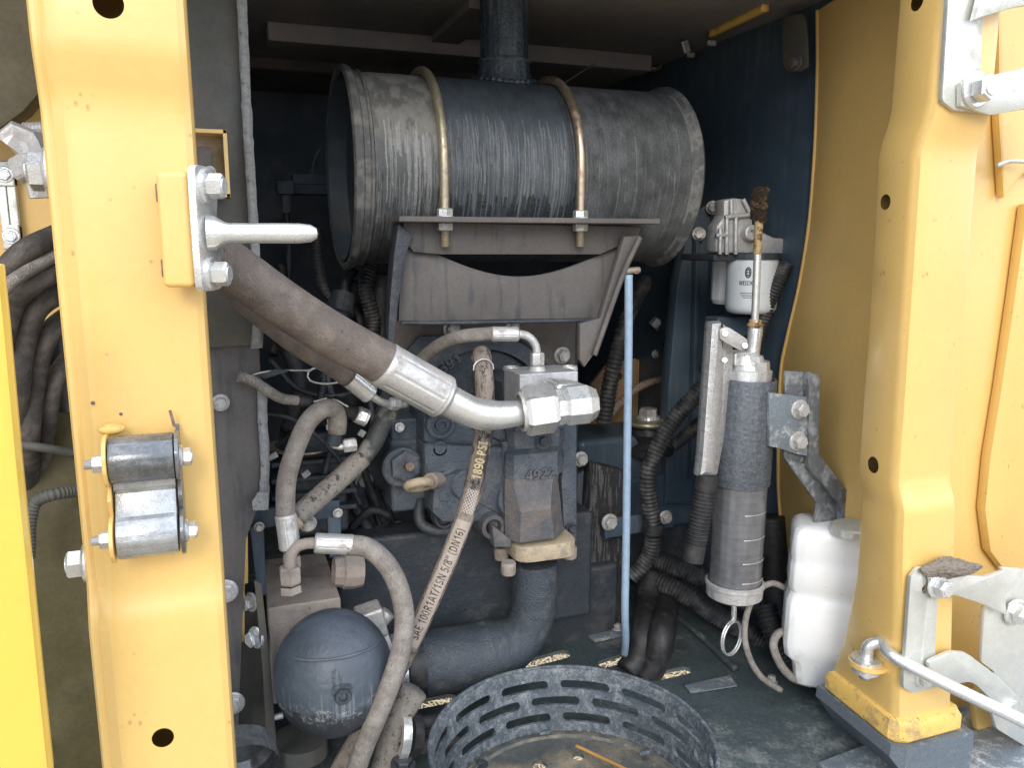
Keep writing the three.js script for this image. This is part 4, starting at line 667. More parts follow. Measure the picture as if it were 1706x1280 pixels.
solo('oily_drain_hose', sweep(Zs([[690, 1150, -.93], [672, 1180, -.93], [655, 1230, -.93], [640, 1290, -.93]]), .018), m.hoseMud, 'black muddy hose behind the looping hose at the floor', 'hose');
{ const o = thing('cable_sleeve', 'braided frayed cable sleeve left of the valve hoses', 'cable');
  part('sleeve', corr(Zs([[398, 626, -.93], [420, 634, -.932], [445, 650, -.94], [470, 664, -.95], [500, 668, -.955]]), .0058, .003), m.hoseGrey, o); part('boot', sweep(Zs([[496, 668, -.955], [518, 671, -.96]]), .0075), m.rubber, o);
  part('wire', sweep(Zs([[395, 635, -.945], [440, 620, -.945], [520, 617, -.95]]), .0012, { m: 6 }), m.zincDirty, o); part('tag', plateZ([[430, 625], [460, 615], [485, 618], [440, 632]], -.944, .002), m.castDark, o); }
{ const o = thing('banjo_fitting', 'short silver banjo fitting on a black hose end above the valve hoses', 'fitting');
  part('hose_end', sweep(Zs([[555, 670, -.98], [575, 682, -.985], [592, 690, -.99]]), .009), m.rubber, o); part('cap', [rod(Z(594, 690, -.985), Z(612, 698, -.985), .011), hex(Z(600, 692, -.984), V(1, -.4, .3), .018, .01)], m.zinc, o);
  part('wire_clip', sweep(Zs([[532, 672, -.97], [556, 666, -.97], [580, 678, -.97]]), .0014, { m: 6 }), m.zinc, o); }

// ---------------------------------------------------------------- valve block and accumulator
{ const o = thing('valve_block', 'brown dust covered square valve block with a plug on its right', 'valve');
  const zf = -.958, y1 = Z(500, 1006, zf).y, y0 = Z(470, 1172, zf).y, xa = Z(446, 1010, zf).x, xb = Z(568, 1000, zf).x;
  const yt = y1; part('block', span(V(xa, y0, zf), V(xb, yt, zf - .16), { b: .0025 }), m.dustBlock, o);
  const a = Z(556, 952, -1.0), b = Z(604, 950, -1.0); part('plug', [turn(a, b, [[0, .019], [.3, .021], [.35, .0235], [.7, .0235], [1, .021], [1, 0]], 10, .3)], m.dustBlock, o);
  part('solenoid', [box(.034, .04, .035, Z(618, 1035, -.975), { b: .004, rz: .2 }), rod(Z(630, 1040, -.98), Z(648, 1020, -.98), .010)], m.zincDirty, o); part('connector', [box(.014, .04, .02, Z(638, 1060, -.97), { rz: .3 })], m.white, o); }
{ const o = thing('accumulator', 'blue black ball accumulator with pale drip marks in front of the valve', 'accumulator');
  const c = Z(556, 1120, -.905), R = sz(97, c);
  const cl = M([.062, .085, .118], [.115, .13, .15], { r: .4, rd: .8 });
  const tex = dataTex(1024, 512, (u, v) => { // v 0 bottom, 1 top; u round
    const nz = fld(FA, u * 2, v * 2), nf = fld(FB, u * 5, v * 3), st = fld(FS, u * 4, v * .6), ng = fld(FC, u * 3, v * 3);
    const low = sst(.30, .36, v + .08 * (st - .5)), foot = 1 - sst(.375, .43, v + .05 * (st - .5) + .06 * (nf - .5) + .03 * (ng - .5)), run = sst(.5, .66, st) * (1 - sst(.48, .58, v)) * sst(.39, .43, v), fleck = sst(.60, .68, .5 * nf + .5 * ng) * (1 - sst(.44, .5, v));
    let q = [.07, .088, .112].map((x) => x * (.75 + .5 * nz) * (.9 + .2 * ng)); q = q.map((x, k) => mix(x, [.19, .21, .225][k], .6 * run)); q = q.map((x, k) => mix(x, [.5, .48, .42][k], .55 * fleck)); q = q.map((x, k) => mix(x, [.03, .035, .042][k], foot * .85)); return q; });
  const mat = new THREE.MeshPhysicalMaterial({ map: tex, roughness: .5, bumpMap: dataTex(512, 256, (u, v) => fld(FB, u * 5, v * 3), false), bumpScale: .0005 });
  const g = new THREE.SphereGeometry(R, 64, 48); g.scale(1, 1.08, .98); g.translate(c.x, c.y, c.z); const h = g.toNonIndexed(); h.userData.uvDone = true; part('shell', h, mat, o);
  part('weld_seam', sweep(Array.from({ length: 40 }, (_, i) => { const a = i / 40 * Math.PI * 2; return V(c.x + R * .82 * Math.cos(a), c.y + R * .55 + R * .12 * Math.sin(a), c.z + R * .80 * Math.sin(a)); }), .0016, { closed: true, n: 80, m: 6 }), m.ball, o);
  const d = V(.02, .10, 1).normalize(), q = c.clone().addScaledVector(d, R * .99); part('plug', [turn(q.clone().addScaledVector(d, -.002), q.clone().addScaledVector(d, .003), [[0, .0095], [.6, .0095], [1, .0085], [1, .005], [.4, .0045], [.4, 0]], 24)], m.castDark, o);
  part('oil_mark', (() => { const g2 = []; for (const [du, dv, r] of [[-.004, .006, .009], [-.006, .018, .006], [-.007, .026, .005], [.004, .004, .009]]) { const n = d.clone().add(V(du / R, dv / R, 0)).normalize(), p = c.clone().add(V(n.x * R, n.y * R * 1.08, n.z * R * .98)); g2.push(turn(p.clone().addScaledVector(n, -.003), p.clone().addScaledVector(n, .0006), [[0, r], [.9, r * .95], [1, r * .7], [1, 0]], 18)); } return g2; })(), m.oily, o);
  part('neck', rod(c.clone().add(V(0, 0, -R * .9)), c.clone().add(V(0, 0, -R - .02)), .03), m.dustBlock, o); }
{ const o = thing('valve_mount', 'dark steel mounting plates with bolts left of the ball accumulator', 'bracket');
  part('plate', plateZ([[402, 1022], [440, 1012], [446, 1300], [392, 1300]], -.99, .008), m.sheet, o);
  part('plate', plateZ([[424, 968], [436, 972], [450, 1100], [466, 1300], [448, 1300], [438, 1120]], -.945, .006), m.sheet, o);
  part('bolt', bolt(Z(428, 1062, -.955), V(-1, .1, .8), .017, .009), m.zinc, o); part('bolt', bolt(Z(419, 1003, -.97), V(-1, .1, .8), .015, .008), m.zincDirty, o); part('pin', rod(Z(455, 1196, -.95), Z(472, 1192, -.95), .004), m.zincDirty, o);
  part('foot_boss', turn(Z(500, 1230, -.98), Z(500, 1255, -.98), [[0, 0], [0, .035], [1, .036], [1, 0]], 32), m.sheet, o); }
solo('muddy_flange', turn(Z(405, 1290, -.82), Z(400, 1240, -.86), [[0, .04], [.8, .036], [1, .028], [1, 0]], 24), m.smudge, 'scuffed round metal end at the foot of the left pillar', 'flange');
{ const o = thing('tube_clamp', 'silver clamp holding two black corrugated tubes near the floor', 'clamp');
  const a = Z(664, 1190, -.93), b = Z(672, 1265, -.93);
  part('band', turn(Z(662, 1225, -.92), Z(676, 1225, -.92), [[0, .02], [0, .03], [1, .03], [1, .02]], 32), m.zinc, o); part('gasket', turn(Z(676, 1225, -.92), Z(690, 1225, -.922), [[0, .02], [0, .0285], [1, .0285], [1, 0]], 32), m.rubber, o);
  part('tube', corr([Z(684, 1206, -.92), Z(760, 1200, -.96)], .0085, .004), m.conduit, o); part('tube', corr([Z(684, 1243, -.92), Z(760, 1236, -.95)], .0105, .004), m.conduit, o);
  part('bolt', [bolt(Z(672, 1275, -.90), V(0, 1, .3), .02, .01)], m.castDark, o); }
// dark clutter behind the valve hoses
{ const o = thing('pilot_pump', 'black finned pilot pump in the dark behind the valve hoses', 'pump');
  part('body', [span(Z(472, 740, -1.1), Z(566, 850, -1.2), { b: .008 })], m.castDark, o);
  for (let i = 0; i < 4; i++) part('fin', (() => { const q = Z(519, 757 + i * 26, -1.13); return box(.115, .007, .09, q, { b: .002 }); })(), m.castDark, o);
  part('collar', turn(Z(520, 716, -1.13), Z(520, 740, -1.13), [[0, .03], [.5, .036], [1, .05], [1, 0]], 32), m.castDark, o); part('gold_ring', turn(Z(500, 742, -1.12), Z(500, 745, -1.12), [[0, .046], [1, .046], [1, .03]], 40), m.gold, o); }
{ const o = thing('angle_bracket', 'dark blue grey bent bracket above the valve block', 'bracket');
  part('bar', plateZ([[416, 852], [566, 833], [567, 862], [532, 866], [418, 884]], -1.0, .01), m.navy, o); part('leg', plateZ([[545, 862], [568, 860], [570, 925], [550, 930]], -1.0, .01), m.navy, o); part('leg', plateZ([[416, 880], [440, 878], [444, 990], [430, 1000]], -.985, .01), m.navy, o);
  part('bolt', bolt(Z(432, 878, -.985), FR, .008), m.zincDirty, o); part('bolt', bolt(Z(563, 855, -.995), FR, .008), m.zincDirty, o); part('bolt', bolt(Z(513, 872, -.99), FR, .014), m.zincDirty, o); }
solo('floor_baffle', plateZ([[1040, 775], [1330, 775], [1330, 985], [1040, 965]], -1.34, .006), m.castDark, 'dark dusty plate behind the ribbed conduits right of the post', 'plate');
solo('frame_beam', [span(Z(560, 905, -1.1), Z(960, 1000, -1.16)), span(Z(560, 1010, -1.18), Z(1000, 1035, -1.25))], m.castDark, 'dark blue beam crossing behind the suction pipe', 'beam');
{ const o = thing('pressure_sensor', 'round hex pressure sensor with small nipple left of the pump', 'sensor');
  const q = Z(668, 776, -1.06); part('disc', turn(q, q.clone().add(V(0, 0, .014)), [[0, 0], [0, .028], [.8, .028], [1, .025], [1, 0]], 40), m.cast, o); part('hex', hex(Z(673, 776, -1.046), V(.1, .05, 1), .038, .012, .1), m.cast, o); part('nipple', [rod(Z(678, 776, -1.03), Z(684, 778, -1.005), .006), rod(Z(684, 778, -1.006), Z(685, 778, -1.0), .0038)], m.rust, o);
  part('base_box', [span(Z(652, 700, -1.08), Z(704, 750, -1.13), { b: .004 }), span(Z(650, 735, -1.075), Z(700, 830, -1.13), { b: .006 })], m.cast, o); part('bolt', bolt(Z(666, 712, -1.078), FR, .009), m.zinc, o); }
{ const o = thing('lifting_eye', 'tan lifting eye ring beside the pump', 'eye bolt');
  const c = Z(698, 808, -1.0), g = new THREE.TorusGeometry(sz(19, c), sz(7.5, c), 14, 40); g.rotateX(Math.PI / 2 - .55); g.translate(c.x, c.y, c.z); part('ring', g, m.tan, o); part('shank', rod(Z(716, 802, -1.01), Z(740, 795, -1.05), .011), m.dustBlock, o); }
// engine clutter in the dark at left and behind
{ const o = thing('wiring_plug', 'grey wiring plug with corrugated lead in the dark left of the bracket', 'plug');
  part('lead', corr(Zs([[528, 380, -1.25], [530, 430, -1.25], [540, 480, -1.24], [556, 500, -1.23]]), .008, .005), m.conduit, o); part('body', turn(Z(574, 490, -1.22), Z(556, 560, -1.2), [[0, 0], [0, .018], [.45, .022], [.5, .017], [.62, .02], [.7, .016], [.82, .019], [1, .012], [1, 0]], 24), m.castDark, o); }
{ const o = thing('solenoid_valve', 'blue grey relay box and plug on the wall left of the muffler', 'relay');
  part('box', [box(.07, .03, .04, Z(518, 312, -1.6)), box(.075, .02, .045, Z(520, 300, -1.6))], m.navy, o); part('plug', [box(.03, .025, .03, Z(475, 313, -1.55)), rod(Z(477, 325, -1.55), Z(478, 355, -1.55), .01)], m.cast, o); part('lead', sweep(Zs([[520, 290, -1.58], [525, 265, -1.58], [536, 245, -1.58]]), .004, { m: 8 }), m.cast, o); part('lead', sweep(Zs([[478, 350, -1.55], [482, 420, -1.55], [478, 560, -1.5]]), .006, { m: 8 }), m.castDark, o); }
[[[[600, 470], [585, 520], [592, 600], [580, 700]], .02, 'black hose hanging behind the thick hose, nearest the bracket', -1.3], [[[640, 455], [632, 520], [640, 600]], .018, 'black hose dropping beside the left gusset of the bracket', -1.22], [[[470, 560], [500, 640], [480, 720]], .012, 'dark hose in the gap left of the banjo fitting', -1.15]].forEach(([p, r, l, z]) => solo('dark_hose', sweep(p.map(([x, y]) => Z(x, y, z)), r), m.rubber, l, 'hose'));
solo('spring_lead', corr(Zs([[540, 605, -1.05], [538, 640, -1.05], [532, 672, -1.05]]), .0048, .0035), m.conduit, 'short blue black coiled lead above the upright hose', 'lead');
solo('wire_loop', sweep(Zs([[560, 612, -1.0], [516, 617, -1.0], [514, 632, -1.0], [540, 640, -1.0], [572, 636, -1.0]]), .0013, { m: 6 }), m.zincDirty, 'thin wire loop hanging under the slim hose', 'wire');

{ const o = thing('wire_harness', 'tangle of thin wires and small clips in the dark behind the valve hoses', 'wiring');
  [[[450, 600, -1.1], [500, 650, -1.08], [560, 660, -1.07], [620, 640, -1.1]], [[440, 690, -1.08], [490, 700, -1.07], [560, 760, -1.07], [600, 840, -1.1]], [[600, 600, -1.12], [620, 700, -1.09], [606, 770, -1.09], [640, 870, -1.12]], [[575, 560, -1.15], [545, 610, -1.12], [560, 700, -1.1], [540, 790, -1.08]], [[585, 880, -1.12], [620, 850, -1.1], [650, 860, -1.1]]].forEach((q, i) => part('wire', sweep(Zs(q), [.004, .003, .0055, .0045, .006][i], { m: 8 }), i % 2 ? m.castDark : m.rubber, o));
  for (const [x, y, z] of [[604, 690, -1.06], [548, 712, -1.06], [603, 722, -1.06], [510, 790, -1.07], [455, 760, -1.05]]) part('clip', box(.006 + rnd() * .006, .004 + rnd() * .006, .004, Z(x, y, z), { rz: rnd() * 2 }), m.zincDirty, o);
  part('tie', [sweep(Zs([[500, 674, -.99], [530, 668, -.985], [545, 664, -.985]]), .0013, { m: 6 }), box(.004, .009, .004, Z(548, 704, -.99))], m.white, o); }
{ const o = thing('diagonal_brace', 'dark cast braces crossing behind the muddy hose', 'brace');
  part('rib', [sweep(Zs([[575, 815, -1.15], [625, 900, -1.15]]), .009, { m: 6 }), sweep(Zs([[620, 815, -1.16], [660, 930, -1.16]]), .012, { m: 6 }), plateZ([[570, 810], [640, 820], [690, 960], [580, 930]], -1.17, .01)], m.castDark, o); }
{ const o = thing('cable_loom', 'dark cables hanging behind the bracket left gusset and plug', 'cables');
  [[[590, 450, -1.25], [575, 480, -1.24], [600, 540, -1.24], [590, 600, -1.22]], [[620, 440, -1.22], [610, 480, -1.2], [622, 540, -1.2], [612, 590, -1.2]], [[470, 440, -1.4], [476, 520, -1.4], [455, 590, -1.35]], [[440, 470, -1.3], [470, 560, -1.25], [500, 600, -1.2]]].forEach((q, i) => part('cable', (i === 1 ? corr : sweep)(Zs(q), .008 + .003 * (i % 2)), i % 2 ? m.conduit : m.rubber, o)); }

// ---------------------------------------------------------------- right half of the bay
solo('blue_tube', sweep(Zs([[1047, 458, -1.0], [1047, 560, -1.0], [1045, 720, -1.0], [1043, 900, -1.0], [1041, 1020, -1.0], [1042, 1068, -1.02], [1040, 1090, -1.04]]), .0058, { m: 16 }), m.blue, 'straight pale blue plastic drain tube hanging from the bracket', 'tube');
solo('brass_nipple', [rod(Z(1038, 452, -1.0), Z(1065, 450, -1.0), .0045), hex(Z(1056, 451, -1.0), RT, .009, .006)], m.gold, 'small brass nipple at the top of the blue tube', 'fitting');
{ const o = thing('frame_column', 'dark blue steel channel column between blue tube and fuel filter', 'column');
  part('web', plateZ([[1150, 360], [1192, 330], [1192, 800], [1180, 840], [1108, 840], [1114, 640], [1128, 480]], -1.3, .03), m.navy, o); part('flange', plateZ([[1160, 400], [1166, 400], [1158, 800], [1152, 800]], -1.285, .02), m.navy, o);
  part('bolt', bolt(Z(1172, 613, -1.298), FR, .014), m.castDark, o); part('bolt', bolt(Z(1164, 390, -1.29), V(-.5, 0, 1), .016), m.zincDirty, o); part('bolt', bolt(Z(1187, 346, -1.29), V(-.5, 0, 1), .016), m.zincDirty, o); }
{ const o = thing('engine_mount', 'rubber engine mount with hex bolt and wide gold washer', 'mount');
  const z = -1.33, top = Z(1080, 690, z);
  const w = turn(top.clone().add(V(0, -.02, 0)), top.clone().add(V(0, -.008, 0)), [[0, 0], [0, .042], [.4, .046], [.7, .045], [1, .02], [1, 0]], 40); part('washer', w, m.gold, o);
  part('bolt', [hex(top.clone().add(V(0, -.008, 0)), UPV, .032, .019, .4), turn(top.clone().add(V(0, -.01, 0)), top.clone().add(V(0, -.004, 0)), [[0, 0], [0, .024], [1, .022], [1, 0]])], m.zinc, o);
  part('rubber', turn(top.clone().add(V(0, -.075, 0)), top.clone().add(V(0, -.02, 0)), [[0, .05], [.2, .05], [.4, .03], [.7, .036], [1, .03], [1, 0]], 32), m.rubber, o);
  part('support_plate', [span(Z(965, 735, -1.318), Z(1200, 765, -1.45)), span(Z(1020, 800, -1.309), Z(1190, 842, -1.4))], m.navy, o); part('lug', bolt(Z(1195, 735, -1.2), V(-.6, .3, .7), .02), m.castDark, o); part('lug', bolt(Z(1160, 770, -1.25), FR, .016), m.castDark, o); }
{ const o = thing('yellow_plate', 'orange brown plate deep inside behind the engine mount', 'plate');
  part('plate', plateZ([[1020, 598], [1060, 598], [1116, 625], [1116, 715], [960, 715], [985, 640]], -1.55, .01), m.rearPlate, o); part('hose', sweep(Zs([[1003, 715, -1.45], [1030, 675, -1.45], [1065, 645, -1.45], [1115, 628, -1.45]]), .008), m.rust, o); }
{ const o = thing('slanted_conduit', 'dark ribbed conduit leaning behind the blue tube', 'conduit');
  part('conduit', corr(Zs([[1006, 705, -1.3], [1016, 640, -1.3], [1030, 580, -1.3], [1048, 520, -1.32], [1075, 470, -1.4]]), .0145, .008), m.conduit, o); part('band', turn(Z(1021, 630, -1.3), Z(1022, 622, -1.3), [[0, .016], [1, .016], [1, .012]], 20), m.rubber, o); }
{ const o = thing('engine_fittings', 'small dark engine fittings left of the blue column', 'fitting');
  part('block', [span(Z(1100, 500, -1.5), Z(1130, 560, -1.55)), span(Z(1086, 585, -1.5), Z(1118, 608, -1.55))], m.castDark, o); part('nut', [hex(Z(1088, 545, -1.48), V(.6, .7, .2), .022, .02)], m.zincDirty, o); part('nut', [bolt(Z(1110, 590, -1.48), FR, .014), bolt(Z(1092, 590, -1.48), FR, .012), box(.018, .008, .01, Z(1104, 602, -1.48))], m.zincDirty, o); }
{ const o = thing('weathered_post', 'black weathered cracked upright post right of the pump', 'post');
  part('post', plateZ([[986, 772], [1040, 785], [1038, 900], [1034, 1050], [962, 980], [978, 900]], -1.2, .03), m.wood, o); part('face', plateZ([[962, 790], [990, 775], [985, 900], [980, 1000], [958, 985]], -1.23, .02), m.dark, o);
  part('foot_bolt', bolt(Z(1028, 1048, -1.18), UPV, .012), m.zincDirty, o); }
{ const o = thing('clip_bar', 'grey flat bar with two bolts clipping the ribbed hose to the post', 'bar');
  part('bar', plateZ([[1006, 866], [1120, 850], [1122, 878], [1008, 898]], -1.16, .005), m.navy, o); part('bolt', bolt(Z(1015, 870, -1.157), FR, .0185, .008), m.zincDirty, o); part('bolt', bolt(Z(1108, 862, -1.157), FR, .0155, .008), m.zincDirty, o); }
{ const o = thing('ribbed_hose', 'black ribbed conduit curving from behind the grease gun down to the floor', 'conduit');
  part('conduit', corr(Zs([[1210, 610, -1.1], [1180, 640, -1.11], [1130, 690, -1.12], [1095, 745, -1.125], [1080, 790, -1.125], [1082, 840, -1.125], [1088, 880, -1.125], [1084, 920, -1.13], [1068, 945, -1.135], [1052, 962, -1.14]]), .0135, .0068), m.conduit, o);
  part('p_clip', turn(Z(1089, 872, -1.124), Z(1087, 892, -1.124), [[0, .015], [.2, .0185], [.8, .0185], [1, .015]], 24), m.rubber, o); }
solo('crossing_conduit', corr(Zs([[1160, 640, -1.16], [1190, 670, -1.15], [1170, 700, -1.15], [1120, 745, -1.16]]), .011, .006), m.conduit, 'second ribbed conduit behind the curving one near the lever', 'conduit');
solo('floor_hose', sweep([...Zs([[1085, 955, -1.2], [1078, 1000, -1.17]]), Y(1072, 1060, 1.05), Y(1062, 1095, 1.02), Y(1045, 1120, 1.0)], .021), m.rubber, 'left one of the two black hoses diving through the floor slot', 'hose');
solo('floor_hose', sweep([...Zs([[1120, 930, -1.22], [1112, 985, -1.2]]), Y(1102, 1060, 1.06), Y(1092, 1100, 1.02), Y(1075, 1130, .99)], .022), m.rubber, 'right one of the two black hoses diving through the floor slot', 'hose');
[[[[1080, 960], [1130, 985], [1200, 1030], [1290, 1080]], .016, 'lower ribbed conduit running along the floor under the grease gun', -1.2], [[[1090, 930], [1150, 955], [1230, 995], [1330, 1050]], .018, 'upper ribbed conduit running behind the grease gun base', -1.22]].forEach(([p, r, l, z]) => solo('floor_conduit', corr(p.map(([x, y], i) => Z(x, y, z + i * .05)), r, .006), m.conduit, l, 'conduit'));
solo('floor_seam', sweep([Y(1075, 990, 1.006), Y(1150, 1045, 1.006), Y(1225, 1115, 1.006)], .006, { m: 6 }), m.floor, 'welded seam strip on the floor plate', 'seam');
solo('paper_scrap', plateY([[1140, 1142], [1215, 1125], [1228, 1142], [1150, 1154]].map(([x, y]) => Y(x, y, 1.004)), 1.004, .002, { b: 0 }), m.worn, 'grey flat scrap lying on the dark floor', 'scrap');
solo('post_foot_plate', plateY([[980, 1058], [1040, 1045], [1040, 1056], [990, 1066]].map(([x, y]) => Y(x, y, 1.008)), 1.008, .006), m.worn, 'thin pale foot plate on the floor beside the weathered post', 'plate');
[[1285, 1136], [1282, 1008]].forEach(([x, y], i) => solo('floor_bolt', bolt(Y(x, y, 1.0), UPV, .012, .008), m.zincDirty, i ? 'small bolt in the dark behind the spring ring' : 'small bolt on the floor in front of the white tank', 'bolt'));

{ // fuel filter
  const o = thing('fuel_filter', 'white spin on fuel filter under a ribbed cast aluminium head', 'filter');
  const z = -1.1, c = Z(1252, 470, z), r = sz(42, c), yT = Z(1250, 430, z).y, yB = Z(1250, 524, z).y;
  const cv = document.createElement('canvas'); cv.width = 1024; cv.height = 256; const g = cv.getContext('2d'); g.fillStyle = '#cfd6da'; g.fillRect(0, 0, 1024, 256); g.fillStyle = '#20242a'; g.strokeStyle = '#20242a';
  const ox = 200; g.lineWidth = 6; for (const [rx, ry] of [[17, 22], [9, 14]]) { g.beginPath(); g.ellipse(ox, 62, rx, ry, 0, 0, 7); g.stroke(); } for (const y of [50, 62, 74]) g.fillRect(ox - 14, y - 2, 28, 4);
  g.font = 'bold 26px sans-serif'; g.textAlign = 'center'; g.fillText('WEICHAI', ox, 118); g.font = 'bold 15px sans-serif'; g.fillText('\u6f4d\u67f4\u52a8\u529b', ox, 142); g.fillRect(ox - 46, 152, 92, 3); g.fillRect(ox - 40, 162, 80, 3); g.fillRect(ox - 28, 171, 56, 3);
  const px = g.getImageData(0, 0, 1024, 256).data;
  const tex = dataTex(1024, 256, (u, v) => { const i = Math.floor(u * 1024), j = Math.floor((1 - v) * 256), k = (j * 1024 + i) * 4, n = fld(FC, u * 3, v), sp = sst(.84, .88, .5 * n + .5 * fld(FB, u * 4, v * 2)); return [0, 1, 2].map((q) => mix(Math.pow(px[k + q] / 255, 2.2) * (.94 + .1 * n), .1, sp)); });
  const len = 64, pr = [[0, 0], [.02, .7], [.05, .9], [.12, .99], [.2, 1], [.94, 1], [1, .97]], pos = [], uv = [], idx = [];
  pr.forEach(([t, k]) => { for (let j = 0; j <= len; j++) { const a = j / len * Math.PI * 2; pos.push(c.x + r * k * Math.sin(a), mix(yB, yT, t), c.z + r * k * Math.cos(a)); uv.push(j / len + .32, t); } });
  const W = len + 1; for (let i = 0; i < pr.length - 1; i++) for (let j = 0; j < len; j++) { const a = i * W + j, b = a + W; idx.push(a, a + 1, b, b, a + 1, b + 1); }
  const gg = new THREE.BufferGeometry(); gg.setAttribute('position', new THREE.Float32BufferAttribute(pos, 3)); gg.setAttribute('uv', new THREE.Float32BufferAttribute(uv, 2)); gg.setIndex(idx); gg.computeVertexNormals(); const h = gg.toNonIndexed(); h.userData.uvDone = true;
  part('canister', h, new THREE.MeshPhysicalMaterial({ map: tex, roughness: .3, clearcoat: .3 }), o);
  const c2 = Z(1208, 470, z - .08); part('canister', turn(V(c2.x + .012, yB + .01, z - .07), V(c2.x + .012, yT, z - .07), [[0, 0], [.03, r * .85], [.12, r * .95], [1, r * .95]], 40), m.white, o);
  part('collar', [turn(V(c.x, yT - .002, c.z), V(c.x, yT + .008, c.z), [[0, r * .95], [0, r * 1.05], [1, r * 1.05], [1, 0]], 48), span(Z(1190, 424, z + .01), Z(1312, 432, z - .09), { b: .003 })], m.castDark, o);
  // head
  const hz = z + .022;
  part('head', [plateZ(roundPx([[1192, 422], [1194, 378], [1206, 360], [1206, 334], [1222, 330], [1240, 332], [1250, 352], [1254, 372], [1256, 422]], 3, .15), hz - .01, .028, { b: .003 }), plateZ([[1256, 380], [1290, 396], [1312, 398], [1310, 424], [1256, 424]], hz - .012, .036, { b: .004 })], m.alu, o);
  for (const L of [[[1208, 362], [1252, 358]], [[1193, 392], [1210, 392]], [[1211, 362], [1210, 424]], [[1226, 362], [1225, 424]], [[1218, 334], [1218, 360]], [[1238, 332], [1252, 360]], [[1200, 380], [1199, 424]]]) part('rib', sweep(L.map(([x, y]) => Z(x, y, hz - .006)), .0035, { m: 6, n: 4 }), m.alu, o);
  const q = Z(1243, 388, hz - .012); part('boss', turn(q, q.clone().add(V(0, 0, .016)), [[0, .014], [.9, .012], [1, .01], [1, .005], [.5, .005], [.5, 0]], 24), m.alu, o);
  part('outlet', rod(Z(1300, 410, hz - .02), Z(1322, 408, hz - .02), .014), m.castDark, o); }
solo('filter_hose', corr(Zs([[1310, 440, -1.06], [1296, 470, -1.06], [1280, 505, -1.07], [1268, 540, -1.08], [1262, 570, -1.1]]), .011, .005), m.conduit, 'black ribbed hose between fuel filter and yellow bulkhead', 'hose');
solo('filter_bracket', [span(Z(1196, 530, -1.12), Z(1240, 556, -1.16)), rod(Z(1222, 556, -1.1), Z(1226, 572, -1.1), .008)], m.navy, 'dark blue bracket stub below the fuel filter', 'bracket');

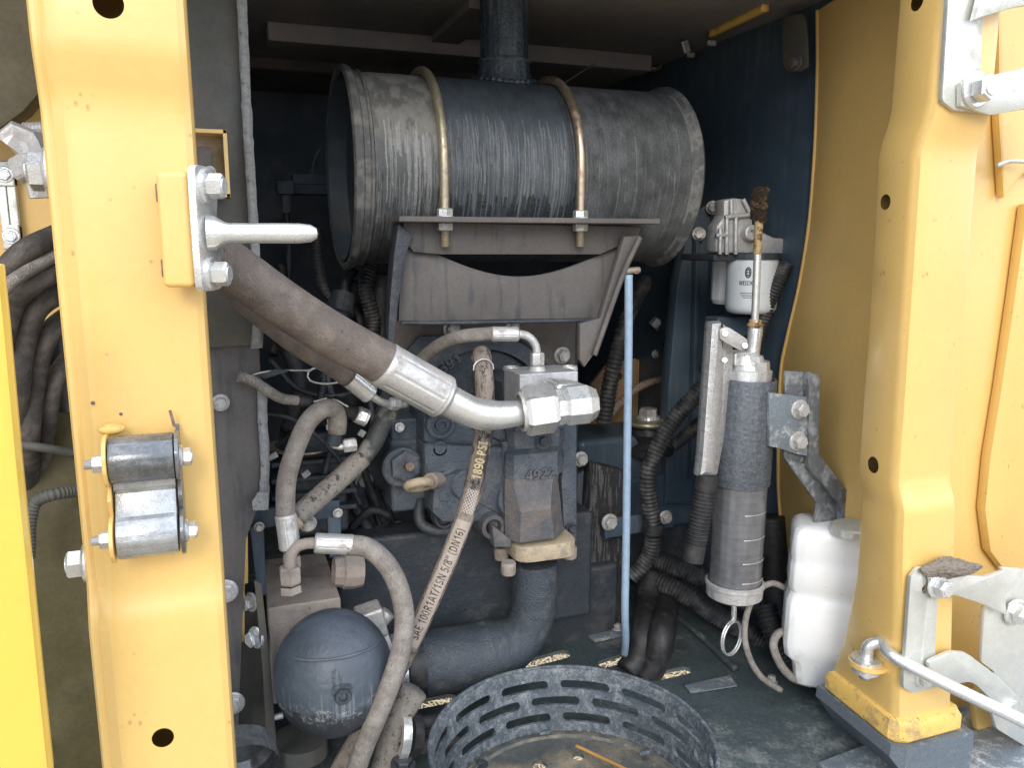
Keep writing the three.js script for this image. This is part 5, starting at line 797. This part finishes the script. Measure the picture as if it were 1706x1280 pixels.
{ // grease gun
  const o = thing('grease_gun', 'hand lever grease gun standing upright with a greasy rigid spout', 'grease gun');
  const z = -.93, at = (x, y, d = 0) => Z(x, y, z + d), top = at(1249, 630), mid = at(1232, 800), bot = at(1223, 985), R = sz(46, at(1235, 750));
  const up = top.clone().sub(bot).normalize();
  const glass = M([.23, .23, .235], [.15, .15, .16], { r: .3, rd: .55, thr: .5, size: .06, grain: .15, streak: .5 });
  part('barrel', turn(bot, at(1234, 796), [[0, R * .92], [.02, R * .95], [1, R * .95]], 48), M([.165, .17, .178], [.115, .118, .125], { r: .22, rd: .45, thr: .5, soft: .3, size: .1, grain: .12, streak: -.35, cc: .4, ccr: .2 }), o);
  for (const y of [840, 880, 918, 950]) { const c = at(mix(1232, 1225, (y - 800) / 180), y + 6); part('scale_mark', sweep(Array.from({ length: 10 }, (_, i) => { const a = -.4 + i / 9 * 1.2; return c.clone().add(V(R * .955 * Math.sin(a), 0, R * .955 * Math.cos(a))); }), .0007, { m: 5 }), m.zinc, o); }
  part('cap', turn(at(1222, 1000), at(1224, 966), [[0, 0], [.0, R * .55], [.22, R * .92], [.3, R * 1.02], [.75, R * 1.04], [.8, R * 1.08], [.95, R * 1.08], [1, R * .98]], 48), m.zincDirty, o);
  part('head_ring', turn(at(1243, 634), at(1246, 600), [[0, R * .8], [0, R * .86], [.55, R * .86], [.6, R * .78], [1, R * .74], [1, 0]], 40), m.zinc, o);
  part('head', [rod(at(1251, 606), at(1258, 545), sz(12, top)), turn(at(1240, 606), at(1242, 590), [[0, R * .74], [1, R * .6], [1, 0]], 30), box(sz(44, top), sz(22, top), .03, at(1232, 596), { b: .003 })], m.zinc, o);
  part('nut', hex(at(1257, 562), up, sz(21, top), sz(16, top)), m.zinc, o); part('collar', turn(at(1257, 546), at(1258, 533), [[0, .010], [.3, .0115], [.6, .009], [1, .008], [1, 0]], 20), m.greasyRod, o);
  const spA = at(1257, 540), spB = at(1265, 345);
  part('spout', turn(spA, spB, [[0, 0], [0, sz(6.2, top)], [1, sz(6.2, top)], [1, 0]], 20), m.zinc, o); part('greasy_sleeve', turn(at(1261.5, 425), spB, [[0, .0046], [.02, .0056], [1, .0058], [1, 0]], 20), m.greasyRod, o, 'brown greased end of the spout');
  part('grease_lump', (() => { const gs = []; for (let i = 0; i < 46; i++) { const t = rnd(), a = rnd() * 6.28, p = at(mix(1260, 1267, t * .6 + .2), mix(375, 316, t)), rr = (.0035 + rnd() * .0045) * (t < .15 ? .6 : 1), g = new THREE.IcosahedronGeometry(rr, 1), q = g.attributes.position; for (let k = 0; k < q.count; k++) { const f = .8 + .5 * fld(FB, q.getX(k) * 30 + i * .13, q.getY(k) * 30 + q.getZ(k) * 20); q.setXYZ(k, q.getX(k) * f, q.getY(k) * f, q.getZ(k) * f); } g.computeVertexNormals(); g.translate(p.x + Math.cos(a) * .005, p.y, p.z + Math.sin(a) * .005); gs.push(g); } return gs; })(), m.grease, o);
  const leverM = M([.55, .55, .55], [.36, .35, .34], { r: .3, rd: .5, metal: .8, md: .5, thr: .56, soft: .25, size: .06, grain: .2, fine: .5, bump: .0006 });
  // lever: folded channel
  const lever = plateZ([[1186, 537], [1205, 536], [1205, 560], [1210, 600], [1206, 680], [1192, 795], [1166, 795], [1170, 760]], z + .03, .022, { b: .0075 }); part('lever', lever, leverM, o);
  part('lever_side', plateZ([[1205, 540], [1216, 552], [1222, 590], [1214, 690], [1195, 790], [1186, 795], [1203, 640]], z + .012, .004), leverM, o);
  part('link', [plateZ(roundPx([[1200, 548], [1212, 544], [1246, 566], [1244, 582], [1232, 584], [1200, 566]], 4, .25), z + .034, .003)], m.zincDirty, o);
  part('rivet', [rod(at(1208, 556, .034), at(1208, 556, .039), .0042, 16, .4), rod(at(1241, 576, .034), at(1241, 576, .039), .0042, 16, .4), rod(at(1207, 600, .03), at(1207, 600, .035), .004, 16, .4)], m.zinc, o);
  const gp = (t) => at(mix(1179, 1154, t), mix(792, 935, t), .025); const gr = sz(17, gp(.5));
  part('grip', sweep([gp(0), gp(1)], (t, s) => gr * (t < .16 ? 1.08 : t > .80 ? 1.02 : .98 + .09 * Math.tanh(2 * Math.sin((t - .16) * 2 * Math.PI * 15 / .64))), { n: 260, m: 28 }), m.rubber, o);
  part('plunger_rod', rod(at(1223, 1000), at(1222, 1032), .0042), m.zinc, o);
  const rc = at(1217, 1062, .004), tg = new THREE.TorusGeometry(sz(27, rc), .0016, 8, 48); tg.scale(.9, 1.08, 1); tg.rotateY(.3); tg.translate(rc.x, rc.y, rc.z); const tg2 = tg.clone(); tg2.translate(.0022, -.0016, .002); part('pull_ring', [tg, tg2], m.zinc, o); }
{ const o = thing('grease_gun_holder', 'dark hammered tube holder around the grease gun barrel', 'holder');
  const at = (x, y, d = 0) => Z(x, y, -.93 + d), R = sz(50, at(1240, 720));
  part('sleeve', turn(at(1231, 804), at(1245, 630), [[0, R * .94], [.0, R * .98], [.02, R], [.98, R * .96], [1, R * .94], [1, R * .86], [.9, R * .8]], 48), m.hammer, o);
  part('plate', plateZ([[1280, 654], [1346, 662], [1345, 760], [1330, 758], [1300, 748], [1282, 744]], -.883, .006), m.worn, o);
  part('bolt', bolt(Z(1331, 682, -.883), FR, .0175, .009), m.zincDirty, o); part('bolt', bolt(Z(1328, 735, -.883), FR, .0175, .009), m.zincDirty, o);
  const hm = M([.13, .14, .15], [.26, .27, .27], { r: .5, rd: .8, metal: .3, md: 0, thr: .55, size: .07, grain: .25, bump: .001 });
  part('bracket_bar', [plateZ([[1308, 618], [1350, 620], [1350, 752], [1334, 772], [1306, 764]], -.890, .005), plateZ([[1347, 620], [1366, 626], [1364, 756], [1418, 826], [1421, 872], [1402, 870], [1400, 842], [1348, 780]], -.878, .012), plateZ([[1306, 762], [1348, 776], [1402, 846], [1404, 876], [1358, 872], [1360, 838]], -.888, .005)], hm, o); }
{ // washer tank
  const o = thing('washer_tank', 'white plastic washer bottle with grey cap behind the right pillar', 'bottle');
  const ctr = Z(1398, 1000, -.872), ya = -36 * Math.PI / 180, pm = sz(1, ctr);
  const S = (py, hw, hd) => { const y = Z(1372, py, -.86).y, out = []; for (let i = 0; i < 40; i++) { const t = -i / 40 * Math.PI * 2, q = .28, cs = Math.cos(t), sn = Math.sin(t), lx = hw * pm * Math.sign(cs) * Math.abs(cs) ** q, lz = hd * Math.sign(sn) * Math.abs(sn) ** q; out.push(V(ctr.x + lx * Math.cos(ya) + lz * Math.sin(ya), y, ctr.z - lx * Math.sin(ya) + lz * Math.cos(ya))); } return out; };
  const rows = [[1146, 58, .03], [1141, 66, .034], [1112, 70, .036], [1105, 74, .038], [1096, 84, .043], [1078, 87, .046], [1010, 86, .045], [1001, 83, .042], [992, 80, .039], [984, 84, .043], [946, 83, .043], [938, 81, .0415], [930, 83, .043], [900, 82, .043], [890, 79, .041], [884, 70, .035]];
  part('body', loft(rows.map((r) => S(...r)), 1.0), m.white, o);
  const c = Z(1420, 884, -.838); part('cap', turn(c.clone().add(V(0, -.003, 0)), c.clone().add(V(0, .008, 0)), [[0, 0], [0, .03], [.8, .03], [1, .027], [1, 0]], 36), m.plate, o); }
solo('clear_hose', sweep(Zs([[1308, 980, -.92], [1285, 972, -.92], [1262, 985, -.92], [1245, 1020, -.91], [1240, 1060, -.9], [1250, 1100, -.895], [1268, 1128, -.89], [1300, 1150, -.89]]), .0045), m.hoseGrey, 'translucent grey hose curving round the spring ring', 'hose');
solo('washer_hose', sweep(Zs([[1312, 1052, -.9], [1296, 1056, -.9], [1288, 1072, -.9], [1296, 1100, -.89], [1318, 1128, -.885], [1350, 1140, -.88]]), .006), m.hoseGrey, 'pale hose leaving the washer bottle near the floor', 'hose');
solo('dark_cable_bundle', [sweep(Zs([[1286, 860, -1.05], [1290, 920, -1.04], [1294, 980, -1.03], [1300, 1060, -1.0]]), .022), corr(Zs([[1276, 1010, -1.0], [1290, 1060, -.97], [1320, 1110, -.95]]), .016, .007)], m.rubber, 'dark taped cable bundle between grease gun and washer bottle', 'cables');

// ---------------------------------------------------------------- slotted bowl guard
{ const o = thing('slotted_guard', 'round slotted steel guard bowl on the floor, worn grey paint', 'guard');
  const c = V(.368, 1.004, -.801), R0 = .156, R1 = .168, H = .086;
  // wall built as quads with slot openings: rows of slots between solid bands
  const P = (a, h, off = 0) => { const r = mix(R0, R1, h) + off; return V(c.x + r * Math.sin(a), c.y + H * h, mix(-.784, -.801, h) - r * Math.cos(a)); };
  const slots = [[.20, .33, .5], [.44, .57, 0], [.68, .81, .5]], N = 12, pos = [], nor = [], add = (q) => { for (const k of [0, 1, 2, 0, 2, 3]) pos.push(q[k].x, q[k].y, q[k].z); };
  const inSlot = (a, h) => { for (const [h0, h1, sh] of slots) { if (h > h0 && h < h1) { const t = ((a / (2 * Math.PI) * N + sh) % 1 + 1) % 1, hm = (h0 + h1) / 2, hw = (h1 - h0) / 2, e = .40 - .06 * (1 - Math.sqrt(Math.max(0, 1 - ((h - hm) / hw) ** 2))); if (Math.abs(t - .5) < e) return true; } } return false; };
  const NA = N * 64, hs = [0]; for (const [a, b] of slots) { for (let k = 0; k <= 12; k++) hs.push(mix(a, b, k / 12)); } hs.push(.92, 1); const TH = .004;
  const solid = (i, j) => j >= 0 && j < hs.length - 1 && !inSlot((i + .5) / NA * 2 * Math.PI, (hs[j] + hs[j + 1]) / 2);
  for (let i = 0; i < NA; i++) for (let j = 0; j < hs.length - 1; j++) { if (!solid(i, j)) continue; const a0 = i / NA * 2 * Math.PI, a1 = (i + 1) / NA * 2 * Math.PI, h0 = hs[j], h1 = hs[j + 1];
    add([P(a0, h0, TH), P(a1, h0, TH), P(a1, h1, TH), P(a0, h1, TH)]); add([P(a1, h0), P(a0, h0), P(a0, h1), P(a1, h1)]);
    if (!solid((i + 1) % NA, j)) add([P(a1, h0, TH), P(a1, h0), P(a1, h1), P(a1, h1, TH)]); if (!solid((i + NA - 1) % NA, j)) add([P(a0, h0), P(a0, h0, TH), P(a0, h1, TH), P(a0, h1)]);
    if (!solid(i, j + 1)) add([P(a0, h1, TH), P(a1, h1, TH), P(a1, h1), P(a0, h1)]); if (!solid(i, j - 1)) add([P(a0, h0), P(a1, h0), P(a1, h0, TH), P(a0, h0, TH)]); }
  const g = new THREE.BufferGeometry(); g.setAttribute('position', new THREE.Float32BufferAttribute(pos, 3)); g.computeVertexNormals(); part('wall', CR(g, .5), m.bowl, o);
  part('rim', sweep(Array.from({ length: 64 }, (_, i) => P(i / 64 * 2 * Math.PI, 1, .002)), .0028, { closed: true, n: 160, m: 10 }), m.bowl, o);
  const hol = [[963, 1261, .0085], [898, 1275, .0105], [1010, 1300, .009]].map(([x, y, r]) => ({ ...(({ x, z }) => ({ x, z }))(Y(x, y, 1.009)), r }));
  const ring = Array.from({ length: 64 }, (_, i) => { const a = i / 64 * Math.PI * 2; return V(c.x + (R0 - .002) * Math.sin(a), 0, -.784 - (R0 - .002) * Math.cos(a)); });
  part('disc', plateY(ring, 1.009, .005, { b: .001, holes: hol }), m.bowlDisc, o); part('step_ring', turn(V(c.x, 1.009, -.784), V(c.x, 1.013, -.784), [[0, R0 - .001], [.6, R0 - .002], [1, R0 - .005], [1, R0 - .012], [0, R0 - .014]], 72), m.bowlDisc, o);
  { const q = Y(801, 1276, 1.009); part('bolt', [turn(q, q.clone().add(V(0, .003, 0)), [[0, .010], [1, .0095], [1, 0]], 24), hex(q.clone().add(V(0, .002, 0)), UPV, .011, .005)], m.castDark, o); }
  for (const [x, y] of [[909, 1221], [1076, 1255]]) { const q = Y(x, y, 1.02); const g2 = new THREE.IcosahedronGeometry(.006, 1); g2.scale(1.6, .6, .6); g2.translate(q.x, q.y, q.z); part('weld_spot', g2, m.bowl, o); } }
solo('dry_twig', sweep([Y(960, 1243, 1.02), Y(1000, 1262, 1.02), Y(1060, 1290, 1.03)], .0022, { m: 8 }), m.twig, 'thin orange brown twig lying in the slotted guard', 'twig');

// ---------------------------------------------------------------- pivots: each thing's origin goes to the middle of its base
scene.updateMatrixWorld(true);
for (const o of things) { const b = new THREE.Box3().setFromObject(o), p = V((b.min.x + b.max.x) / 2, b.min.y, (b.min.z + b.max.z) / 2); o.position.copy(p); for (const c of o.children) c.position.sub(p); }
renderer.render(scene, camera);
